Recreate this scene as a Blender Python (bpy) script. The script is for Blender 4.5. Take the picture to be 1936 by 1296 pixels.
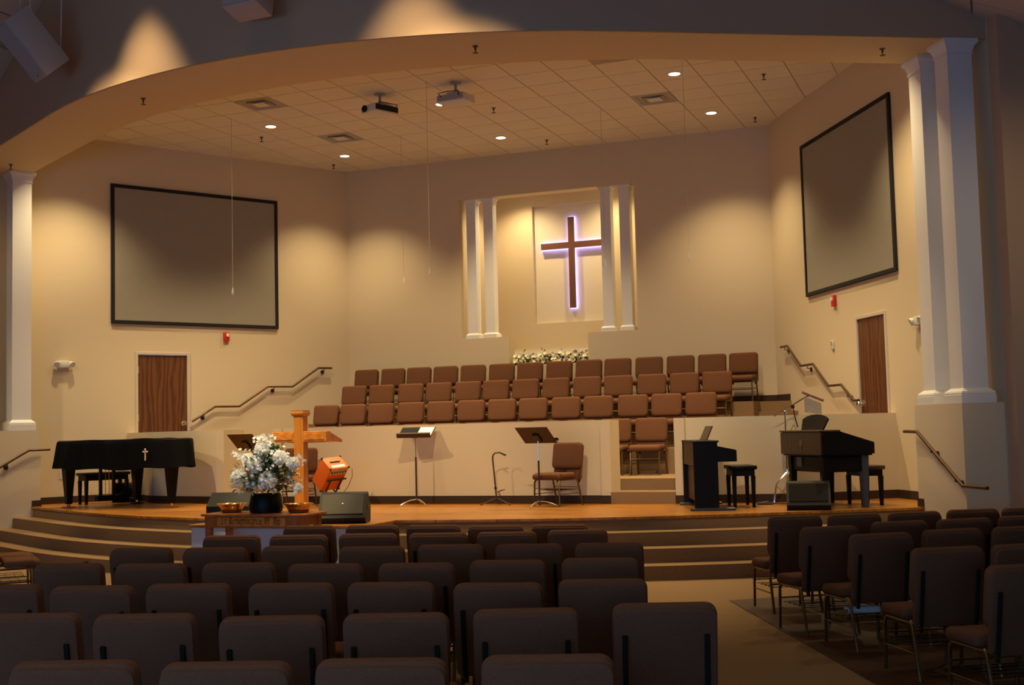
import bpy, bmesh, math, random
from mathutils import Matrix, Vector
random.seed(7)
D_ = bpy.data
for o in list(D_.objects): D_.objects.remove(o, do_unlink=True)
scn = bpy.context.scene
COL = scn.collection

# ------------------------------------------------------------------ camera
cam = D_.cameras.new('camera'); cam.sensor_width = 36.0; cam.lens = 2328.06*36.0/1936.0
cam.clip_start = 0.05; cam.clip_end = 200
co = D_.objects.new('camera', cam); COL.objects.link(co); scn.camera = co
Rv = Vector((0.93012243, 0.36642324, -0.02462288)); Uv = Vector((0.04839674, -0.05583523, 0.99726636)); Fv = Vector((-0.36404674, 0.92877147, 0.06966728))
co.matrix_world = Matrix(((Rv.x, Uv.x, -Fv.x, 7.749), (Rv.y, Uv.y, -Fv.y, -0.0174), (Rv.z, Uv.z, -Fv.z, 1.7157), (0, 0, 0, 1)))

# ------------------------------------------------------------------ world, exposure
w = D_.worlds.new('world'); scn.world = w; w.use_nodes = True
WB = w.node_tree.nodes['Background']
WB.inputs[0].default_value = (0.25, 0.51, 1.0, 1); WB.inputs[1].default_value = 7.8   # overcast daylight through the rear windows
scn.view_settings.view_transform = 'Standard'; scn.view_settings.look = 'None'
scn.view_settings.gamma = 1.0; scn.view_settings.use_curve_mapping = False
scn.view_settings.exposure = 0.0
WARM = (1.0, 0.765, 0.42)
P_STAGE = 740.0; P_WALL = 720.0; P_HOUSE = 1250.0; P_NICHE = 215.0; P_FRONT = 1250.0; P_ROOM = 22.0

# ------------------------------------------------------------------ plan constants
PI = math.pi
W, D, H = 4.2075, 21.594, 6.9436            # back wall half width, depth, stage ceiling height
A = 0.5149; SA, CA = math.sin(A), math.cos(A); TA = SA/CA
ZS = 0.64; RS = 0.16; ZH = 6.132            # stage floor, step rise, soffit underside
T = [0.965, 1.355, 1.72, 2.07]              # choir riser levels
def xw(y): return W + (D-y)*TA              # half width between the splayed side walls

# ------------------------------------------------------------------ materials
def newmat(name):
    m = D_.materials.new(name); m.use_nodes = True
    nt = m.node_tree; return m, nt, nt.nodes['Principled BSDF']
def mat(name, col, rough=0.6, metal=0.0, spec=0.5, noise=0.0, nscale=20.0, bump=0.0, bscale=200.0, emit=None, estr=0.0, sheen=0.0, trans=0.0, coat=0.0, stretch=None):
    m, nt, b = newmat(name)
    b.inputs['Base Color'].default_value = (*col, 1); b.inputs['Roughness'].default_value = rough
    b.inputs['Metallic'].default_value = metal; b.inputs['Specular IOR Level'].default_value = spec
    if sheen: b.inputs['Sheen Weight'].default_value = sheen
    if coat: b.inputs['Coat Weight'].default_value = coat
    if trans: b.inputs['Transmission Weight'].default_value = trans
    if emit: b.inputs['Emission Color'].default_value = (*emit, 1); b.inputs['Emission Strength'].default_value = estr
    if noise or bump:
        tc = nt.nodes.new('ShaderNodeTexCoord'); vec = tc.outputs['Object']
        if stretch:
            mp = nt.nodes.new('ShaderNodeMapping'); mp.inputs['Scale'].default_value = stretch
            nt.links.new(vec, mp.inputs['Vector']); vec = mp.outputs['Vector']
    if noise:
        n = nt.nodes.new('ShaderNodeTexNoise'); n.inputs['Scale'].default_value = nscale; n.inputs['Detail'].default_value = 4
        nt.links.new(vec, n.inputs['Vector'])
        cr = nt.nodes.new('ShaderNodeValToRGB')
        cr.color_ramp.elements[0].position = 0.3; cr.color_ramp.elements[1].position = 0.7
        cr.color_ramp.elements[0].color = (*[c*(1-noise) for c in col], 1); cr.color_ramp.elements[1].color = (*[min(1, c*(1+noise)) for c in col], 1)
        nt.links.new(n.outputs['Fac'], cr.inputs['Fac']); nt.links.new(cr.outputs['Color'], b.inputs['Base Color'])
    if bump:
        n2 = nt.nodes.new('ShaderNodeTexNoise'); n2.inputs['Scale'].default_value = bscale; n2.inputs['Detail'].default_value = 2
        nt.links.new(vec, n2.inputs['Vector'])
        bp = nt.nodes.new('ShaderNodeBump'); bp.inputs['Strength'].default_value = bump; bp.inputs['Distance'].default_value = 0.01
        nt.links.new(n2.outputs['Fac'], bp.inputs['Height']); nt.links.new(bp.outputs['Normal'], b.inputs['Normal'])
    return m
def wood(name, c1, c2, rough=0.4, scale=(1, 1, 1), wscale=3.0, dist=6.0, coat=0.0):
    m, nt, b = newmat(name)
    tc = nt.nodes.new('ShaderNodeTexCoord'); mp = nt.nodes.new('ShaderNodeMapping'); mp.inputs['Scale'].default_value = scale
    nt.links.new(tc.outputs['Object'], mp.inputs['Vector'])
    wv = nt.nodes.new('ShaderNodeTexWave'); wv.inputs['Scale'].default_value = wscale; wv.inputs['Distortion'].default_value = dist
    wv.inputs['Detail'].default_value = 3; wv.inputs['Detail Scale'].default_value = 1.5
    nt.links.new(mp.outputs['Vector'], wv.inputs['Vector'])
    n = nt.nodes.new('ShaderNodeTexNoise'); n.inputs['Scale'].default_value = wscale*6; n.inputs['Detail'].default_value = 4
    nt.links.new(mp.outputs['Vector'], n.inputs['Vector'])
    mx = nt.nodes.new('ShaderNodeMath'); mx.operation = 'MULTIPLY_ADD'; mx.inputs[1].default_value = 0.55
    nt.links.new(wv.outputs['Fac'], mx.inputs[0])
    ml = nt.nodes.new('ShaderNodeMath'); ml.operation = 'MULTIPLY'; ml.inputs[1].default_value = 0.45
    nt.links.new(n.outputs['Fac'], ml.inputs[0]); nt.links.new(ml.outputs[0], mx.inputs[2])
    cr = nt.nodes.new('ShaderNodeValToRGB'); cr.color_ramp.elements[0].color = (*c1, 1); cr.color_ramp.elements[1].color = (*c2, 1)
    cr.color_ramp.elements[0].position = 0.2; cr.color_ramp.elements[1].position = 0.8
    nt.links.new(mx.outputs[0], cr.inputs['Fac']); nt.links.new(cr.outputs['Color'], b.inputs['Base Color'])
    b.inputs['Roughness'].default_value = rough
    if coat: b.inputs['Coat Weight'].default_value = coat; b.inputs['Coat Roughness'].default_value = 0.15
    return m
def planks(name, c1, c2, pw, plen, rough, rot=0.0):
    m, nt, b = newmat(name)
    tc = nt.nodes.new('ShaderNodeTexCoord'); mp = nt.nodes.new('ShaderNodeMapping'); mp.inputs['Rotation'].default_value = (0, 0, rot)
    nt.links.new(tc.outputs['Object'], mp.inputs['Vector'])
    br = nt.nodes.new('ShaderNodeTexBrick'); br.inputs['Scale'].default_value = 1.0
    br.inputs['Brick Width'].default_value = plen; br.inputs['Row Height'].default_value = pw
    br.inputs['Mortar Size'].default_value = 0.002; br.inputs['Color1'].default_value = (*c1, 1); br.inputs['Color2'].default_value = (*c2, 1)
    br.inputs['Mortar'].default_value = (*[c*0.35 for c in c1], 1)
    nt.links.new(mp.outputs['Vector'], br.inputs['Vector'])
    m2 = nt.nodes.new('ShaderNodeMapping'); m2.inputs['Scale'].default_value = (1.5, 18, 1); nt.links.new(mp.outputs['Vector'], m2.inputs['Vector'])
    n = nt.nodes.new('ShaderNodeTexNoise'); n.inputs['Scale'].default_value = 2.0; n.inputs['Detail'].default_value = 5
    nt.links.new(m2.outputs['Vector'], n.inputs['Vector'])
    cr = nt.nodes.new('ShaderNodeValToRGB'); cr.color_ramp.elements[0].color = (0.55, 0.5, 0.45, 1); cr.color_ramp.elements[1].color = (1.25, 1.25, 1.25, 1)
    cr.color_ramp.elements[0].position = 0.3; cr.color_ramp.elements[1].position = 0.7
    nt.links.new(n.outputs['Fac'], cr.inputs['Fac'])
    mx = nt.nodes.new('ShaderNodeMix'); mx.data_type = 'RGBA'; mx.blend_type = 'MULTIPLY'; mx.inputs[0].default_value = 1.0
    nt.links.new(br.outputs['Color'], mx.inputs[6]); nt.links.new(cr.outputs['Color'], mx.inputs[7])
    nt.links.new(mx.outputs[2], b.inputs['Base Color']); b.inputs['Roughness'].default_value = rough; b.inputs['Specular IOR Level'].default_value = 0.3
    return m
M = {}
M['wall'] = mat('wall_paint_cream', (0.61, 0.50, 0.335), 0.75, spec=0.25, bump=0.05, bscale=90)
M['tan'] = mat('wall_paint_tan', (0.68, 0.53, 0.31), 0.75, spec=0.25, bump=0.05, bscale=90)
M['taupe'] = mat('wall_paint_taupe', (0.50, 0.33, 0.205), 0.8, spec=0.2, bump=0.05, bscale=90)
M['niche'] = mat('niche_paint_gold', (0.60, 0.49, 0.32), 0.75, spec=0.2, bump=0.05, bscale=90)
M['trim'] = mat('white_trim_paint', (0.72, 0.70, 0.66), 0.45, spec=0.4, bump=0.02, bscale=60)
M['tile'] = mat('ceiling_tile_white', (0.74, 0.67, 0.57), 0.9, spec=0.1, noise=0.05, nscale=60, bump=0.2, bscale=250)
M['grid'] = mat('ceiling_grid', (0.42, 0.35, 0.27), 0.7, noise=0.03, nscale=10)
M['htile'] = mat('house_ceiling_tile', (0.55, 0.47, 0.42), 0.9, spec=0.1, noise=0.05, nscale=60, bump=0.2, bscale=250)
M['carpet'] = mat('carpet_tan', (0.255, 0.158, 0.080), 0.95, spec=0.1, noise=0.22, nscale=160, bump=0.5, bscale=400)
M['base'] = mat('dark_brown_vinyl_base', (0.045, 0.025, 0.015), 0.6, spec=0.15, noise=0.1, nscale=30)
M['stage'] = planks('stage_laminate_planks', (0.40, 0.165, 0.022), (0.31, 0.120, 0.014), 0.13, 1.2, 0.33)
M['nosing'] = wood('stage_nosing_oak', (0.42, 0.22, 0.07), (0.52, 0.30, 0.11), 0.35, (1, 8, 8), 2.0)
M['dwood'] = planks('dark_walnut_planks', (0.085, 0.035, 0.012), (0.055, 0.022, 0.008), 0.16, 1.3, 0.5, 0.55)
M['apron'] = mat('apron_painted_panel', (0.52, 0.53, 0.54), 0.6, noise=0.03, nscale=8)
M['fabric'] = mat('chair_fabric_brown', (0.135, 0.057, 0.027), 0.92, spec=0.15, noise=0.22, nscale=220, bump=0.4, bscale=500)
M['goldvein'] = mat('chair_frame_goldvein', (0.14, 0.095, 0.042), 0.36, metal=0.8, noise=0.35, nscale=90)
M['black'] = mat('black_satin', (0.008, 0.008, 0.009), 0.35, noise=0.1, nscale=30)
M['blackwood'] = mat('black_rosewood', (0.005, 0.004, 0.004), 0.42, spec=0.15, noise=0.25, nscale=12)
M['brownpanel'] = wood('dark_rosewood_panel', (0.040, 0.020, 0.010), (0.065, 0.034, 0.016), 0.45, (1, 1, 6), 3.0)
M['blackcloth'] = mat('black_quilted_cloth', (0.005, 0.005, 0.006), 0.9, spec=0.1, noise=0.2, nscale=80, bump=0.3, bscale=120)
M['grille'] = mat('speaker_grille_grey', (0.075, 0.066, 0.048), 0.7, spec=0.2, noise=0.2, nscale=300, bump=0.3, bscale=400)
M['grilledark'] = mat('speaker_grille_dark', (0.013, 0.010, 0.007), 0.8, spec=0.1, noise=0.2, nscale=300, bump=0.3, bscale=400)
M['upright'] = mat('chair_upright_black', (0.012, 0.011, 0.008), 0.9, spec=0.05, noise=0.2, nscale=40)
M['plastic'] = mat('black_textured_plastic', (0.006, 0.006, 0.006), 0.55, spec=0.3, bump=0.2, bscale=250)
M['spk'] = mat('white_speaker_cabinet', (0.42, 0.37, 0.34), 0.6, bump=0.1, bscale=200)
M['spkg'] = mat('white_speaker_grille', (0.36, 0.33, 0.32), 0.6, noise=0.06, nscale=300)
M['oakdoor'] = wood('oak_door_veneer', (0.070, 0.022, 0.007), (0.15, 0.052, 0.016), 0.45, (3.0, 3.0, 0.45), 1.1, 11.0)
M['jamb'] = mat('door_jamb_paint', (0.55, 0.47, 0.38), 0.5, noise=0.02, nscale=10)
M['nickel'] = mat('satin_nickel', (0.72, 0.68, 0.60), 0.25, metal=1.0, noise=0.03, nscale=20)
M['chrome'] = mat('chrome', (0.85, 0.85, 0.85), 0.12, metal=1.0, noise=0.02, nscale=20)
M['rail'] = mat('handrail_bronze', (0.11, 0.060, 0.035), 0.32, metal=0.55, noise=0.1, nscale=40)
M['railblk'] = mat('rail_bracket_black', (0.012, 0.010, 0.009), 0.4, noise=0.1, nscale=40)
M['scrframe'] = mat('screen_frame_velvet', (0.006, 0.006, 0.006), 0.9, bump=0.2, bscale=300)
M['screen'] = mat('projection_screen_grey', (0.29, 0.262, 0.205), 0.8, spec=0.2, noise=0.015, nscale=6)
M['red'] = mat('fire_strobe_red', (0.62, 0.02, 0.012), 0.4, noise=0.03, nscale=30)
M['lens'] = mat('clear_lens', (0.8, 0.8, 0.78), 0.15, noise=0.03, nscale=60)
M['whitepl'] = mat('white_plastic', (0.62, 0.60, 0.54), 0.45, noise=0.02, nscale=20)
M['greypl'] = mat('grey_plastic', (0.30, 0.29, 0.27), 0.5, noise=0.05, nscale=30)
M['crosswood'] = wood('cross_walnut', (0.09, 0.034, 0.013), (0.17, 0.065, 0.025), 0.5, (6, 6, 1), 3.0)
M['led'] = mat('violet_led', (0.5, 0.45, 0.9), 0.5, emit=(0.42, 0.33, 1.0), estr=4.5, noise=0.01)
M['panelcream'] = mat('niche_panel_cream', (0.68, 0.60, 0.46), 0.75, spec=0.2, bump=0.03, bscale=90)
M['oak'] = wood('honey_oak', (0.50, 0.165, 0.018), (0.68, 0.255, 0.036), 0.3, (7, 7, 1), 2.0, coat=0.3)
M['oakh'] = wood('honey_oak_horizontal', (0.50, 0.165, 0.018), (0.68, 0.255, 0.036), 0.3, (1, 7, 7), 2.0, coat=0.3)
M['tablewood'] = wood('cherry_oak_table', (0.26, 0.075, 0.016), (0.38, 0.12, 0.026), 0.3, (1, 8, 8), 2.0, coat=0.3)
M['ink'] = mat('dark_brown_carved_letters', (0.015, 0.006, 0.003), 0.6, noise=0.1)
M['brass'] = mat('polished_brass', (0.85, 0.55, 0.18), 0.16, metal=1.0, noise=0.03, nscale=20)
M['felt'] = mat('red_wood_base', (0.30, 0.07, 0.02), 0.5, noise=0.1, nscale=20)
def petalmat(name, col):
    m = mat(name, col, 0.6, spec=0.2, noise=0.05, nscale=30); nt = m.node_tree; b = nt.nodes['Principled BSDF']; out = [n for n in nt.nodes if n.type == 'OUTPUT_MATERIAL'][0]
    tr = nt.nodes.new('ShaderNodeBsdfTranslucent'); tr.inputs['Color'].default_value = (*col, 1); mx = nt.nodes.new('ShaderNodeMixShader'); mx.inputs[0].default_value = .35
    nt.links.new(b.outputs[0], mx.inputs[1]); nt.links.new(tr.outputs[0], mx.inputs[2]); nt.links.new(mx.outputs[0], out.inputs['Surface']); return m
M['petal'] = petalmat('white_petal', (0.88, 0.90, 0.90))
M['cream'] = mat('cream_petal', (0.72, 0.72, 0.52), 0.6, noise=0.1, nscale=30)
M['leaf'] = mat('dark_green_leaf', (0.045, 0.075, 0.030), 0.55, noise=0.3, nscale=15)
M['leaf2'] = mat('yellow_green_leaf', (0.13, 0.19, 0.035), 0.55, noise=0.3, nscale=15)
M['pale'] = mat('pale_frond', (0.55, 0.56, 0.38), 0.7, noise=0.1, nscale=20)
M['orange'] = mat('orange_vinyl', (0.75, 0.15, 0.012), 0.5, bump=0.25, bscale=150)
M['amppanel'] = mat('amp_control_panel', (0.45, 0.42, 0.38), 0.3, metal=0.6, noise=0.2, nscale=40)
M['standbrn'] = mat('music_stand_dark', (0.045, 0.024, 0.016), 0.4, metal=0.3, noise=0.1, nscale=30)
M['paper'] = mat('white_paper', (0.82, 0.82, 0.78), 0.8, noise=0.02, nscale=10)
M['binder'] = mat('dark_green_binder', (0.016, 0.018, 0.013), 0.85, spec=0.1, noise=0.1, nscale=30)
M['chime'] = mat('aluminium_chimes', (0.72, 0.76, 0.80), 0.25, metal=0.8, noise=0.1, nscale=50)
M['chimewood'] = wood('chime_bar_wood', (0.16, 0.06, 0.025), (0.24, 0.10, 0.04), 0.4, (1, 8, 8), 3.0)
M['glow'] = mat('downlight_lamp', (1, 0.9, 0.7), 0.5, emit=(1.0, 0.78, 0.48), estr=9.0, noise=0.01)
M['cable'] = mat('white_cable', (0.50, 0.44, 0.34), 0.5, noise=0.03)
M['sprk'] = mat('sprinkler_bronze', (0.10, 0.06, 0.035), 0.4, metal=0.7, noise=0.1, nscale=60)
M['vent'] = mat('vent_grey_enamel', (0.38, 0.36, 0.33), 0.5, noise=0.03, nscale=20)
M['ventdark'] = mat('vent_throat_dark', (0.03, 0.03, 0.035), 0.7, noise=0.1, nscale=20)
M['embro'] = mat('gold_white_embroidery', (0.75, 0.66, 0.48), 0.6, noise=0.1, nscale=90)
M['bluish'] = mat('satin_blue_grey_and_daylit', (0.035, 0.05, 0.065), 0.3, noise=0.1, nscale=20)  # foot and jack panel finish; also daylight painted onto the near piano leg
M['emblem'] = mat('bronze_emblem', (0.20, 0.09, 0.03), 0.4, metal=0.6, noise=0.1, nscale=60)
M['garl'] = mat('garland_cream_flower', (0.72, 0.66, 0.44), 0.7, noise=0.15, nscale=30)
M['glass'] = mat('window_glass', (1, 1, 1), 0.02, trans=1.0, noise=0.0)

# ------------------------------------------------------------------ mesh helpers
class MB:
    def __init__(s): s.v = []; s.f = []
    def add(s, vs, fs, X=None):
        o = len(s.v)
        for p in vs:
            p = Vector(p); s.v.append(tuple(X @ p) if X else tuple(p))
        for q in fs: s.f.append([i+o for i in q])
        return s
    def box(s, x0, x1, y0, y1, z0, z1, X=None):
        return s.add([(x0,y0,z0),(x1,y0,z0),(x1,y1,z0),(x0,y1,z0),(x0,y0,z1),(x1,y0,z1),(x1,y1,z1),(x0,y1,z1)],
                     [(0,3,2,1),(4,5,6,7),(0,1,5,4),(1,2,6,5),(2,3,7,6),(3,0,4,7)], X)
    def rbox(s, x0, x1, y0, y1, z0, z1, r=0.01, seg=2, X=None):
        b = bmesh.new(); bmesh.ops.create_cube(b, size=1.0)
        for q in b.verts: q.co = Vector(((x0+x1)/2+q.co.x*(x1-x0), (y0+y1)/2+q.co.y*(y1-y0), (z0+z1)/2+q.co.z*(z1-z0)))
        bmesh.ops.bevel(b, geom=list(b.edges), offset=r, segments=seg, affect='EDGES', profile=0.5)
        b.verts.index_update()
        s.add([q.co for q in b.verts], [[q.index for q in f.verts] for f in b.faces], X); b.free(); return s
    def prism(s, poly, z0, z1, X=None):
        n = len(poly); ar = sum(poly[i][0]*poly[(i+1) % n][1]-poly[(i+1) % n][0]*poly[i][1] for i in range(n))
        if ar < 0: poly = poly[::-1]
        vs = [(p[0], p[1], z0) for p in poly]+[(p[0], p[1], z1) for p in poly]
        fs = [list(range(n))[::-1], list(range(n, 2*n))]+[(i, (i+1) % n, (i+1) % n+n, i+n) for i in range(n)]
        return s.add(vs, fs, X)
    def tube(s, pts, r, n=8, X=None, r2=None):
        pts = [Vector(p) for p in pts]; vs = []; fs = []; m = len(pts)
        prev = None
        for i, p in enumerate(pts):
            t = ((pts[min(i+1, m-1)]-p).normalized() + (p-pts[max(i-1, 0)]).normalized())
            t = t.normalized() if t.length > 1e-6 else Vector((0, 0, 1))
            if prev is None:
                u = t.cross(Vector((0, 0, 1)));
                if u.length < 1e-3: u = t.cross(Vector((1, 0, 0)))
            else: u = prev - t*prev.dot(t)
            u.normalize(); prev = u; v_ = t.cross(u)
            rr = r if r2 is None else r+(r2-r)*i/(m-1)
            for k in range(n):
                a = 2*PI*k/n; vs.append(p+u*math.cos(a)*rr+v_*math.sin(a)*rr)
        for i in range(m-1):
            for k in range(n):
                fs.append((i*n+k, i*n+(k+1) % n, (i+1)*n+(k+1) % n, (i+1)*n+k))
        fs.append(list(range(n))[::-1]); fs.append([(m-1)*n+k for k in range(n)])
        return s.add(vs, fs, X)
    def lathe(s, prof, n=24, c=(0, 0, 0), X=None, cap=True):
        vs = []; fs = []; m = len(prof)
        for r, z in prof:
            for k in range(n):
                a = 2*PI*k/n; vs.append((c[0]+max(r, 1e-4)*math.cos(a), c[1]+max(r, 1e-4)*math.sin(a), c[2]+z))
        for i in range(m-1):
            for k in range(n): fs.append((i*n+k, i*n+(k+1) % n, (i+1)*n+(k+1) % n, (i+1)*n+k))
        if cap: fs.append(list(range(n))[::-1]); fs.append([(m-1)*n+k for k in range(n)])
        return s.add(vs, fs, X)
    def sqlathe(s, prof, c=(0, 0, 0), X=None):   # square moulding: prof of (half width, z)
        vs = []; fs = []; m = len(prof)
        for h, z in prof: vs += [(c[0]-h, c[1]-h, c[2]+z), (c[0]+h, c[1]-h, c[2]+z), (c[0]+h, c[1]+h, c[2]+z), (c[0]-h, c[1]+h, c[2]+z)]
        for i in range(m-1):
            for k in range(4): fs.append((i*4+k, i*4+(k+1) % 4, (i+1)*4+(k+1) % 4, (i+1)*4+k))
        fs.append((3, 2, 1, 0)); fs.append([(m-1)*4+k for k in range(4)])
        return s.add(vs, fs, X)
    def sphere(s, c, r, n=12, m=8, sc=(1, 1, 1), X=None):
        return s.lathe([(r*math.sin(PI*i/m), 0) for i in range(0)], n) if False else s._sph(c, r, n, m, sc, X)
    def _sph(s, c, r, n, m, sc, X):
        vs = []; fs = []
        for i in range(m+1):
            t = PI*i/m
            for k in range(n):
                a = 2*PI*k/n; rr = max(math.sin(t), 1e-3)
                vs.append((c[0]+r*sc[0]*rr*math.cos(a), c[1]+r*sc[1]*rr*math.sin(a), c[2]-r*sc[2]*math.cos(t)))
        for i in range(m):
            for k in range(n): fs.append((i*n+k, i*n+(k+1) % n, (i+1)*n+(k+1) % n, (i+1)*n+k))
        fs.append(list(range(n))[::-1]); fs.append([m*n+k for k in range(n)])
        return s.add(vs, fs, X)
    def mesh(s, name, m, smooth=False):
        me = D_.meshes.new(name); me.from_pydata(s.v, [], s.f); me.update()
        me.materials.append(M[m])
        if smooth:
            me.shade_smooth(); me.set_sharp_from_angle(angle=math.radians(40))
        return me
    def build(s, name, m, parent=None, smooth=False, loc=None):
        o = D_.objects.new(name, s.mesh(name, m, smooth)); COL.objects.link(o)
        if parent: o.parent = parent
        if loc: o.location = loc
        return o
def tag(o, label, cat, group=None):
    o['label'] = label; o['category'] = cat
    if group: o['group'] = group
    return o
def thing(name, label, cat, loc=(0, 0, 0), rz=0.0, group=None):
    o = D_.objects.new(name, None); COL.objects.link(o); o.empty_display_size = 0.1
    o.location = loc; o.rotation_euler = (0, 0, rz); return tag(o, label, cat, group)
def struct(o, label=None):
    o['kind'] = 'structure'
    if label: o['label'] = label
    return o
def sempty(name, label=None):
    o = D_.objects.new(name, None); COL.objects.link(o); return struct(o, label)
def dup(root, loc, rz, label, group=None):
    r = root.copy(); COL.objects.link(r); r.location = loc; r.rotation_euler = (0, 0, rz); r['label'] = label
    if group: r['group'] = group
    for ch in list(root.children):
        c = ch.copy(); COL.objects.link(c); c.parent = r
        for g in list(ch.children):
            d = g.copy(); COL.objects.link(d); d.parent = c
    return r
def RZ(a): return Matrix.Rotation(a, 4, 'Z')
def RX(a): return Matrix.Rotation(a, 4, 'X')
def RY(a): return Matrix.Rotation(a, 4, 'Y')
def TR(x, y, z): return Matrix.Translation((x, y, z))
def spot(name, loc, power, ang, blend, col=WARM, rad=0.06, aim=None, parent=None):
    l = D_.lights.new(name, 'SPOT'); l.energy = power; l.spot_size = math.radians(ang); l.spot_blend = blend; l.color = col; l.shadow_soft_size = rad
    o = D_.objects.new(name, l); COL.objects.link(o); o.location = loc
    if aim:
        o.rotation_euler = (Vector(aim)-Vector(loc)).to_track_quat('-Z', 'Y').to_euler()
    if parent: o.parent = parent
    return o

# ------------------------------------------------------------------ curves in plan
def fan_curve(line0, slope, xt, xend, n=20):
    """straight wings at the splay angle tangent to a central arc; returns points from left to right"""
    R_ = xt/SA; yt = line0+slope*xt; yc = yt+R_*CA
    pts = []
    for i in range(n+1):
        a = -A+2*A*i/n; pts.append((R_*math.sin(a), yc-R_*math.cos(a)))
    return [(-xend, line0+slope*xend)]+pts+[(xend, line0+slope*xend)]
def offset_curve(line0, slope, xt, xend, o, n=20):
    R_ = xt/SA; yt = line0+slope*xt; yc = yt+R_*CA; Ro = R_+o
    pts = [(Ro*math.sin(-A+2*A*i/n), yc-Ro*math.cos(-A+2*A*i/n)) for i in range(n+1)]
    e = (xend+o*SA, line0+slope*xend-o*CA)
    return [(-e[0], e[1])]+pts+[e]
soff_f = fan_curve(10.757, TA, 4.0, 7.86)
soff_i = fan_curve(11.926, TA, 4.4, 7.33)
STG = (11.93, TA, 5.0, 6.875)
stage_c = fan_curve(*STG)

# ------------------------------------------------------------------ house shell
def hceil(x): return 6.59+0.40*(7.3-abs(x))
CORN = (7.95, 14.91)                       # front corner of the splayed side wall
HWX = 12.5
def hw_end(s): return (s*HWX, CORN[1]+(HWX-CORN[0])*TA)
mb = MB(); mb.prism([(-HWX-.2, -1.8), (HWX+.2, -1.8), (HWX+.2, 17.7), (-HWX-.2, 17.7)], -0.15, 0.0)
struct(mb.build('floor', 'carpet'), 'tan loop carpet of the sanctuary floor')
mb = MB(); mb.prism([(5.25, 11.95), (8.2, 14.3), (12.3, 14.3), (12.3, -1.5), (11.59, -1.5)], 0.0, 0.006)
struct(mb.build('floor_wood', 'dwood'), 'dark wood plank floor under the right seating block')
for s, nm in ((1, 'right'), (-1, 'left')):
    e = hw_end(s); c = (s*CORN[0], CORN[1])
    n = (-s*SA*0.2, CA*0.2)
    n = (s*-SA*0.2, CA*0.2)
    mb = MB()
    z1, z2 = hceil(c[0])+.05, hceil(e[0])+.05
    p = [c, e, (e[0]+n[0], e[1]+n[1]), (c[0]+n[0], c[1]+n[1])]
    zz = [z1, z2, z2, z1]
    vs = [(q[0], q[1], 0) for q in p]+[(q[0], q[1], t) for q, t in zip(p, zz)]
    mb.add(vs, [(3, 2, 1, 0), (4, 5, 6, 7), (0, 1, 5, 4), (1, 2, 6, 5), (2, 3, 7, 6), (3, 0, 4, 7)])
    struct(mb.build('wall_front_'+nm, 'taupe'))
    mb = MB(); mb.box(min(s*HWX, s*(HWX+.2)), max(s*HWX, s*(HWX+.2)), -1.8, 17.6, 0, 5.0)
    struct(mb.build('wall_house_'+nm, 'taupe'))
# rear wall with three windows that let the daylight in
YR = -1.6
rw = MB(); xs = [-12.5, -4.5, -1.5, 0.5, 4.5, 6.0, 10.0, 12.5]; WZ0, WZ1 = .9, 2.6
for i in range(0, 7, 2): rw.box(xs[i], xs[i+1], YR-.2, YR, 0, 4.6)
rw.box(-12.5, 12.5, YR-.2, YR, WZ1, 4.6); rw.box(-12.5, 12.5, YR-.2, YR, 0, WZ0)
vs = [(-12.5, YR-.2, 4.6), (12.5, YR-.2, 4.6), (0, YR-.2, 9.6), (-12.5, YR, 4.6), (12.5, YR, 4.6), (0, YR, 9.6)]
rw.add(vs, [(0, 1, 2), (5, 4, 3), (1, 4, 5, 2), (0, 2, 5, 3)])
struct(rw.build('wall_rear', 'taupe'))
for k in range(3):
    xa, xb = xs[1+2*k], xs[2+2*k]; f_ = MB()
    for q in range(4):
        xx = xa+(xb-xa)*q/3; f_.box(xx-.03, xx+.03, YR-.13, YR-.07, WZ0, WZ1)
    f_.box(xa, xb, YR-.13, YR-.07, WZ0, WZ0+.06); f_.box(xa, xb, YR-.13, YR-.07, WZ1-.06, WZ1)
    struct(f_.build('window_%d' % (k+1), 'trim'))
# sloped house ceiling: slab and the tiles that can be seen
hc = MB()
for s in (1, -1):
    p = [(0, -1.8), (s*HWX, -1.8), (s*HWX, 17.6), (s*7.9, 15.3), (s*3.9, 12.95), (0, 12.2)]
    vs = [(q[0], q[1], hceil(q[0])+.03) for q in p]+[(q[0], q[1], hceil(q[0])+.15) for q in p]
    n = 6; fs = [list(range(n)), list(range(n, 2*n))[::-1]]+[(i, i+n, (i+1) % n+n, (i+1) % n) for i in range(n)]
    hc.add(vs, fs)
HC = struct(hc.build('ceiling', 'grid'), 'sloped suspended ceiling over the seating')
tw, tl = 0.6375, 1.275
tm = MB(); tm.box(-tw/2+.012, tw/2-.012, -tl/2+.012, tl/2-.012, 0, .03); tme = tm.mesh('tile', 'htile')
sl = math.atan(0.40)
def on_screen(p, m=0.12):
    d = Vector(p)-co.matrix_world.translation; zf = d.dot(Fv)
    if zf < 0.5: return False
    u = 968+2328*d.dot(Rv)/zf; v = 648-2328*d.dot(Uv)/zf
    return -1936*m < u < 1936*(1+m) and -1296*m < v < 1296*(1+m)
for s in (1, -1):
    for i in range(22):
        for j in range(18):
            xr = (i+.5)*tw*math.cos(sl); yy = -7+(j+.5)*tl
            if xr > HWX: continue
            p = (s*xr, yy, hceil(xr)-.012)
            lim = 10.757+TA*xr if xr > 4 else 12.0
            if yy > lim+.4 or not on_screen(p): continue
            o = D_.objects.new('tile', tme); COL.objects.link(o); o.parent = HC
            o.location = p; o.rotation_euler = (0, s*sl, 0)

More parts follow.
